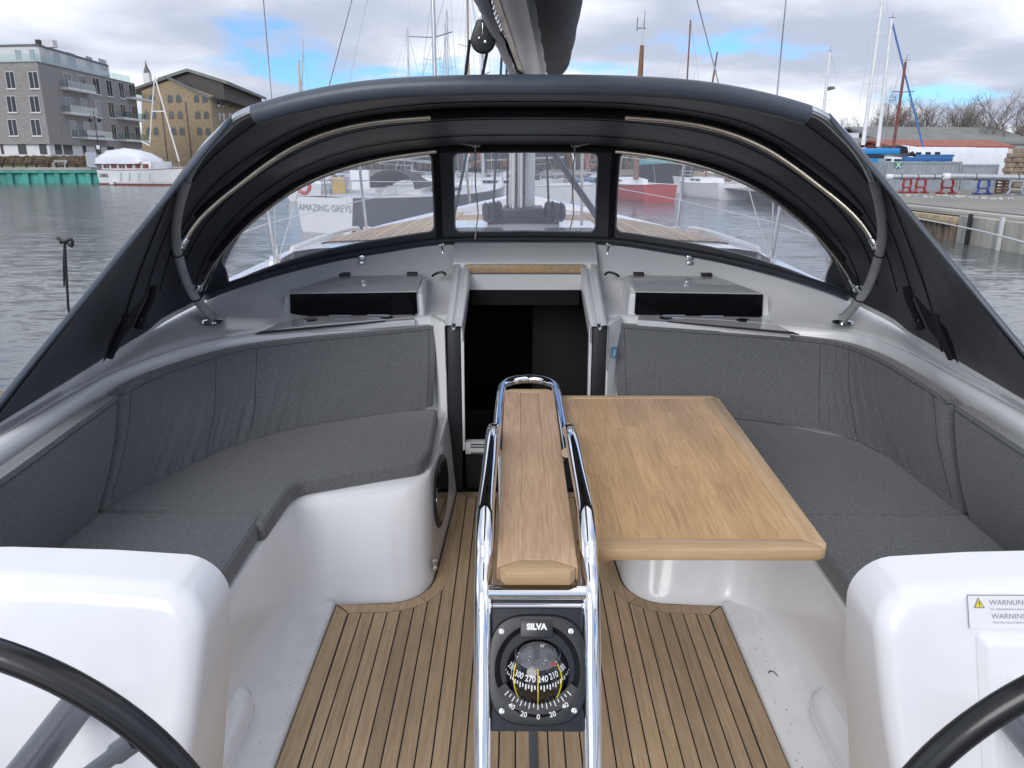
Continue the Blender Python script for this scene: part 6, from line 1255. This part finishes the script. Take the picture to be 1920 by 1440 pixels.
# spars lying on trestles
def spar(label, x0, y0, x1, y1, D, r, m):
    a, b = W(x0, y0, D), W(x1, y1, D); mb = MB(); mb.tube([a, b], r, 14); th = Thing('lying_mast', label, 'mast', (a.x, a.y, min(a.z, b.z)), group='masts lying on trestles'); th.part('tube', mb, m)
    mb = MB(); mb.lathe([(r * 1.1, -.1), (r * 1.15, .2), (r * .4, .25)], a, (-1, 0, 0), 12); th.part('mast_cap', mb, 'hull_white')
    for k in (.2, .5, .8): c = a.lerp(b, k); mb = MB(); mb.torus(c, (1, 0, 0), r + .01, .02, 14, 6); th.part('lashing', mb, 'black_iron')
spar('grey alloy mast lying over the red trestles', 1669, 331.5, 1772, 332.5, 47, .14, 'alloy'); spar('long pale mast lying over the blue trestle at the right edge', 1776, 331, 2040, 336, 45, .17, 'alloy')
def trestle(nm, label, x0, x1, ytop, D, m, legs=2):
    a, b = W(x0, ytop, D), W(x1, ytop, D); w = b.x - a.x; cx = (a.x + b.x) / 2; h = a.z - RZ; th = Thing(nm, label, 'trestle', (cx, D, RZ), group='trestles in the boat yard')
    for s in (-1, 1):
        mb = MB(); mb.tube(cat([V((cx + s * w * .30, D, RZ + h)), V((cx + s * w * .36, D, RZ + h * .6)), V((cx + s * w * .30, D, RZ + h * .35)), V((cx + s * w * .46, D, RZ + .04))], 10), .07, 6); th.part('leg', mb, m)
        mb = MB(); mb.box((cx + s * w * .38, D, RZ + .05), (w * .2, .7, .09)); th.part('foot', mb, m)
    mb = MB(); mb.box((cx, D, RZ + h * .42), (w * .62, .08, .09)); th.part('cross_bar', mb, m)
    mb = MB(); mb.box((cx, D, RZ + h), (w * .8, .14, .1)); th.part('top_bar', mb, m)
trestle('trestle', 'red trestle nearest the truck', 1692, 1712, 336, 47, 'trestle_red'); trestle('trestle', 'red trestle second from the truck', 1716, 1740, 336, 47, 'trestle_red'); trestle('trestle', 'wide red trestle between the two lying masts', 1763, 1793, 336, 46, 'trestle_red')
trestle('trestle', 'blue trestle under the long pale mast', 1832, 1860, 337, 45, 'trestle_blue'); trestle('trestle', 'grey blue trestle at the right picture edge', 1890, 1925, 339, 44, 'steel_container')
a, b = W(1863, 338, 46), W(1888, 360, 46); cr = Thing('crate_stack', 'brown slatted crate between the blue trestles', 'crate', ((a.x + b.x) / 2, 46, RZ))
for i in range(5): mb = MB(); mb.box(((a.x + b.x) / 2, 45.6, RZ + .08 + i * (a.z - RZ - .1) / 4), (b.x - a.x, .05, .1)); cr.part('slat', mb, 'trestle_brown', smooth=0)
for x in (a.x, (a.x + b.x) / 2, b.x): mb = MB(); mb.box((x, 45.66, (RZ + a.z) / 2), (.08, .08, a.z - RZ)); cr.part('post', mb, 'trestle_brown', smooth=0)
# sheds, tarpaulin hall, ruin
def shed(nm, label, x0, x1, ytop, yeave, D, dep, wallm, roofm, gable=None):
    a, b = W(x0, 300, D), W(x1, 300, D + 2); F = Face(a, b); th = Thing(nm, label, 'shed', (a.x, a.y, RZ)); ze = F.hit((x0 + x1) / 2, yeave)[1]; zr = ze + (W(0, ytop, D).z - W(0, yeave, D).z) * 1.12
    mb = MB(); mb.prism([F.p(0, RZ, 0), F.p(F.L, RZ, 0), F.p(F.L, RZ, -dep), F.p(0, RZ, -dep)], (0, 0, ze - RZ)); th.part('wall', mb, wallm, smooth=0)
    mb = MB(); up = V((0, 0, .2)); A, B, C, D_ = F.p(-.4, ze - .1, .5), F.p(F.L + .4, ze - .1, .5), F.p(F.L + .4, zr, -dep / 2), F.p(-.4, zr, -dep / 2); mb.hexa([A, B, C, D_, A + up, B + up, C + up, D_ + up]); th.part('roof', mb, roofm, smooth=0)
    mb = MB(); A, B, C, D_ = F.p(-.4, zr, -dep / 2), F.p(F.L + .4, zr, -dep / 2), F.p(F.L + .4, ze - .1, -dep - .5), F.p(-.4, ze - .1, -dep - .5); mb.hexa([A, B, C, D_, A + up, B + up, C + up, D_ + up]); th.part('roof', mb, roofm, smooth=0)
    for t in (0, F.L - .05): mb = MB(); mb.prism([F.p(t, ze - .2, 0), F.p(t, zr, -dep / 2), F.p(t, ze - .2, -dep)], F.e * .05); th.part('gable', mb, gable or wallm, smooth=0)
    return F, th
shed('long_shed', 'long shed with a grey roof and dark timber gable behind the containers', 1652, 1930, 240, 268, 78, 12, 'render_white', 'roof_grey', 'timber_dark')
shed('red_roofed_shed', 'low shed with a faded red roof', 1668, 1884, 266, 276, 68, 5, 'brick_red', 'roof_red')
shed('low_white_shed', 'white low shed behind the truck', 1588, 1668, 262, 276, 74, 6, 'render_white', 'roof_grey', 'timber_dark')
a, b = W(1700, 290, 60), W(1886, 290, 63); F = Face(a, b); z1, z0 = F.hit(1760, 271)[1], RZ; rows = []
random.seed(31)
for i in range(31):
    t = F.L * i / 30; rows.append([F.p(t + random.uniform(-.1, .1), z, o + random.uniform(-.06, .06)) for z, o in ((z0, .3), (z0 + 1.2, .35), (z1 - .7, .3), (z1 - .2, 0), (z1 - .02 - .03 * i, -.8), (z1 - .1, -3), (z0, -3.4))])
mb = MB(); mb.grid(rows); solo('tarpaulin', 'long white tarpaulin over a stack behind the containers', 'tarpaulin', mb, 'tarp', smooth=60)
a, b = W(1882, 300, 50), W(2000, 300, 44); F = Face(a, b); zt = F.hit(1900, 277)[1]; ru = Thing('ruined_wall', 'crumbling stone wall at the right picture edge', 'wall', (a.x, a.y, RZ))
random.seed(41); nz_, nx_ = 9, 16
for i in range(nx_):
    for j in range(nz_):
        t0 = F.L * (i + .5 * (j % 2)) / nx_; w = F.L / nx_ * random.uniform(.86, .98); h = (zt - RZ) / nz_ * .95; zc_ = RZ + (zt - RZ) * (j + .5) / nz_
        if j == nz_ - 1 and random.random() < .35: continue
        mb = MB(); o = random.uniform(-.05, .06); mb.hexa([F.p(t0, zc_ - h / 2, -.5), F.p(t0 + w, zc_ - h / 2, -.5), F.p(t0 + w, zc_ - h / 2, o), F.p(t0, zc_ - h / 2, o), F.p(t0, zc_ + h / 2, -.5), F.p(t0 + w, zc_ + h / 2, -.5), F.p(t0 + w, zc_ + h / 2, o), F.p(t0, zc_ + h / 2, o)]); ru.part('stone', mb, 'stone_ruin', bevel=.03, seg=1)
mb = MB(); mb.prism([F.p(0, RZ, -.12), F.p(F.L, RZ, -.12), F.p(F.L, RZ, -.45), F.p(0, RZ, -.45)], (0, 0, zt - RZ - .3)); ru.part('core', mb, 'stone_ruin', smooth=0)
# blue crane beam lying on the container with its blue spar
bb0, bb1 = W(1694, 299, 52), W(1783, 298, 52); mb = MB(); mb.box((bb0 + bb1) / 2, ((bb1 - bb0).x, .5, .28)); mb.box((bb0 + bb1) / 2 + V((.4, 0, .22)), ((bb1 - bb0).x * .8, .4, .14)); bl = Thing('crane_beam', 'blue steel crane beam lying across the container roof', 'crane', bb0); bl.part('beam', mb, 'steel_blue', bevel=.02)
for k in (.15, .3, .5, .7): c = bb0.lerp(bb1, k); mb = MB(); mb.box(c + V((0, 0, .32)), (.25, .25, .25)); bl.part('bracket', mb, 'anthracite', bevel=.02)
mb = MB(); mb.tube([W(1709, 285, 52), W(1716, 293, 52)], .09, 6); bl.part('prop', mb, 'anthracite')
mb = MB(); mb.box((bb0 + bb1) / 2 - V((0, 0, .3)), (.3, .4, .35)); mb.box(bb0.lerp(bb1, .8) - V((0, 0, .3)), (.3, .4, .35)); bl.part('chock', mb, 'timber_dark')
# yachts laid up ashore, masts standing above the sheds
def laid_up(label, px_b, py_b, px_t, py_t, D, m, r, hull='hull_white', L=8.5, extra=None):
    b_, t_ = W(px_b, py_b, D), W(px_t, py_t, D); th, tr, dk, _ = boat('laid_up_yacht', label, (b_.x + 3.5, D, b_.z - 1.7), R(80), L, 2.7, 1.1, hull, mast=0, rails=False, hood=False, group='yachts laid up ashore', cabin=True)
    mb = MB(); mb.tube([b_, t_], r, 10, rs=[r, r * .8]); ms = th.part('mast', mb, m)
    for k in (.38, .68): c = b_.lerp(t_, k); mb = MB(); mb.tube([c + V((-.75, -.3, .03)), c, c + V((.75, -.3, .03))], .03, 5); th.part('spreader', mb, m, parent=ms)
    for s in (-1, 1): mb = MB(); mb.tube([b_ + V((s * 1.2, -.2, -.6)), b_.lerp(t_, .38) + V((s * .75, -.3, .03)), b_.lerp(t_, .68) + V((s * .75, -.3, .03)), t_], .012, 4); th.part('shroud', mb, 'stainless')
    mb = MB(); mb.box((b_.x, D, (RZ + b_.z - 1.4) / 2 - .3), (3.0, 1.2, max(.4, b_.z - 1.4 - RZ))); th.part('cradle', mb, 'timber_dark', bevel=.05)
    mb = MB(); mb.tube([t_, t_ + V((.1, 0, .5))], .015, 4); mb.tube([t_ + V((-.25, 0, .12)), t_ + V((.3, 0, .12))], .015, 4); th.part('mast_head', mb, 'black_iron')
    return th, b_, t_
laid_up('laid up yacht with the tallest white mast, leftmost behind the truck', 1618, 272, 1660, -40, 66, 'alloy_paint', .16)
y2, b_, t_ = laid_up('laid up yacht with a white mast and a blue furled sail', 1646, 275, 1672, 36, 64, 'alloy_paint', .15)
mb = MB(); mb.tube([t_ + V((.1, 0, -.3)), W(1735, 293, 62)], .07, 8); y2.part('furled_sail', mb, 'steel_blue')
laid_up('laid up boat with a brown wooden mast beside the container', 1673, 290, 1698, 116, 58, 'mahogany', .11, L=7)
th, b_, t_ = laid_up('laid up yacht whose lone white mast stands left of the truck', 1541, 240, 1556, 98, 80, 'alloy_paint', .16)
c = b_.lerp(t_, .5); mb = MB(); mb.tube([c, c + V((.5, 0, .1))], .06, 6); mb.lathe([(0, 0), (.35, .1), (.3, .3), (0, .35)], c + V((.5, 0, .05)), (0, 0, 1), 10); th.part('radar_dome', mb, 'slate')
# standing masts of vessels beyond the quay, seen over the sprayhood
def far_mast(label, px0, py0, px1, py1, D, r, m, top=None, hull='hull_white', L=10):
    b_, t_ = W(px0, py0, D), W(px1, py1, D); th, tr, dk, _ = boat('moored_yacht', label, (b_.x + 1.0, D - 4.5, WATER), R(10), L, 3.2, 1.1, hull, mast=0, rails=False, hood=False, group='vessels whose masts show over the sprayhood')
    mb = MB(); mb.tube([V((b_.x, b_.y, WATER + 1.4)), b_, t_], r, 8, rs=[r, r, r * .7]); ms = th.part('mast', mb, m)
    for s in (-1, 1): mb = MB(); mb.tube([V((b_.x + s * 1.4, b_.y - .3, WATER + 1.2)), t_ - V((0, 0, 1.2))], .014, 4); th.part('shroud', mb, 'stainless')
    if top:
        mb = MB(); mb.tube([t_, t_ + V((0, 0, 1.5))], .05, 6); th.part('topmast', mb, 'frame_light'); mb = MB(); mb.tube([t_ + V((-.4, 0, 1.1)), t_ + V((.2, 0, 1.1))], .03, 5); mb.tube([t_ + V((-.4, 0, .9)), t_ + V((-.4, 0, 1.8))], .025, 5); mb.tube([t_ + V((.1, 0, 1)), t_ + V((.1, 0, 2.2))], .02, 5); th.part('aerials', mb, 'black_iron')
far_mast('vessel with a brown mast carrying white aerials above the sprayhood', 1200, 150, 1204, 85, 58, .2, 'brown_mast', top=True, hull='hull_red', L=14)
far_mast('vessel with a short thin mast right of the brown one', 1335, 160, 1345, 97, 62, .07, 'frame_brown')
far_mast('vessel with a thin grey mast left of the grey yacht', 562, 172, 560, 112, 60, .12, 'frame_light')
far_mast('vessel with a very thin mast beyond the left lower shroud', 566, 170, 568, 72, 72, .07, 'frame_light')
# bare trees
random.seed(77)
def bare_tree_mesh(H, seed):
    rnd = random.Random(seed); mt, mw = MB(), MB()
    def grow(p, d, L, r, lev):
        n = 3; P = [p]; q = p.copy(); dd = d.copy()
        for i in range(n):
            dd = (dd + V((rnd.uniform(-.18, .18), rnd.uniform(-.18, .18), rnd.uniform(-.05, .14)))).normalized(); q = q + dd * (L / n); P.append(q.copy())
        (mt if lev < 2 else mw).tube(P, r, 5 if lev < 2 else 3, cap=False, rs=[lerp(r, r * .55, i / n) for i in range(n + 1)])
        if lev >= 5: return
        k = (5, 5, 4, 4, 3)[lev]
        for i in range(k):
            t = rnd.uniform(.35, 1.0) if i < k - 1 else 1.0; j = min(n - 1, int(t * n)); b = P[j].lerp(P[j + 1], t * n - j) if t < 1 else P[-1]
            ax = V((rnd.uniform(-1, 1), rnd.uniform(-1, 1), rnd.uniform(-.2, .7))).normalized(); nd_ = (dd * rnd.uniform(.5, 1.0) + ax * rnd.uniform(.6, 1.05)).normalized()
            grow(b, nd_, L * rnd.uniform(.55, .8), r * .52, lev + 1)
    grow(V((0, 0, 0)), V((rnd.uniform(-.08, .08), 0, 1)).normalized(), H * .34, H * .022, 0)
    zmax = max(v.z for v in mw.v); sc = H / zmax
    for m in (mt, mw): m.v = [v * sc for v in m.v]
    return mt, mw
kinds = []
for kk in range(4):
    mt, mw = bare_tree_mesh(9.0, 100 + kk); th = Thing('bare_tree', 'tmp', 'tree', (0, 0, 0), group='bare trees behind the boat yard'); th.part('trunk', mt, 'bark', smooth=60, weld=False); th.part('crown', mw, 'twig', smooth=0, weld=False); kinds.append(th.o)
spots = [(1612, 207, 92, 'behind the white low shed, left of the masts'), (1600, 216, 100, 'half hidden by the sprayhood edge'), (1688, 172, 88, 'tallest behind the brown mast'), (1712, 180, 92, 'just right of the brown mast'), (1740, 196, 90, 'behind the foot of the blue furled sail'), (1772, 203, 96, 'low and sparse above the grey roof'), (1795, 197, 92, 'third from the right group above the grey roof'), (1818, 190, 88, 'second from the right group above the grey roof'), (1842, 200, 95, 'between the two tallest right-hand trees'), (1874, 168, 84, 'tallest near the right picture edge'), (1912, 184, 88, 'cut by the right picture edge'), (1650, 215, 97, 'between the two white masts'), (1940, 190, 96, 'just outside the right picture edge')]
for i, (px, py, D, lab) in enumerate(spots):
    p = W(px, 300, D); h = (W(px, py, D).z - RZ) * 1.1; src = kinds[i % 4]; lab = 'bare winter tree ' + lab
    if i < 4: src.location = (p.x, p.y, RZ); src.scale = (h / 9.0,) * 3; src.rotation_euler = (0, 0, i * 1.7); src['label'] = lab
    else: copy_thing(src, (p.x, p.y, RZ), i * 1.9, lab, h / 9.0)
# far shore closing the basin
mb = MB(); mb.add([V((-60, 190, .2)), V((62, 190, .2)), V((90, 420, .2)), V((-90, 420, .2))], [(0, 1, 2, 3)]); mb.add([V((-60, 190, .2)), V((62, 190, .2)), V((62, 190, WATER - 1)), V((-60, 190, WATER - 1))], [(0, 1, 2, 3)]); solo('far_shore', 'far bank across the harbour', None, mb, 'asphalt', kind='structure', smooth=0)
mb = MB(); random.seed(8)
for i in range(700):
    x = random.uniform(-60, 62); h = random.uniform(1.5, 6.0) * (1 + .4 * math.sin(x * .2)); p = V((x, random.uniform(191, 215), .2)); w = random.uniform(.5, 1.6); ang = random.uniform(0, 3)
    for q in range(3): a = ang + q * 2.1; d = V((math.cos(a), math.sin(a), 0)) * w; mb.add([p - d, p + d, p + d * .5 + V((0, 0, h)), p - d * .3 + V((0, 0, h * .85))], [(0, 1, 2, 3)])
solo('far_bushes', 'brown far-off bushes along the opposite bank', None, mb, 'far_wood', kind='stuff', smooth=0)
for i, (px, w, h, m, lab) in enumerate(((1105, 12, 9, 'brick_red', 'red brick house on the far bank at the right of the centre window'), (1230, 22, 7, 'brick_yellow', 'long ochre house on the far bank in the right window'), (905, 16, 9, 'brick_red', 'brown house on the far bank behind the mast'), (735, 18, 8, 'render_white', 'pale house on the far bank in the left window'), (1330, 16, 7, 'render_white', 'white house on the far bank behind the red cutter'))):
    p = W(px, 300, 200); th = Thing('far_house', lab, 'house', (p.x, p.y, .2), group='houses on the far bank'); mb = MB(); mb.box((p.x, p.y, .2 + h * .3), (w, 8, h * .6)); th.part('wall', mb, m, smooth=0)
    mb = MB(); z = .2 + h * .6; mb.prism([V((p.x - w / 2 - .3, p.y - 4.4, z)), V((p.x - w / 2 - .3, p.y, z + h * .4)), V((p.x - w / 2 - .3, p.y + 4.4, z))], (w + .6, 0, 0)); th.part('roof', mb, 'roof_red' if i % 2 == 0 else 'slate', smooth=0)
    for k in range(int(w / 2.5)): mb = MB(); mb.box((p.x - w / 2 + 1.4 + k * 2.5, p.y - 4.02, .2 + h * .36), (1.0, .06, 1.3)); th.part('window', mb, 'window_dark', smooth=0)
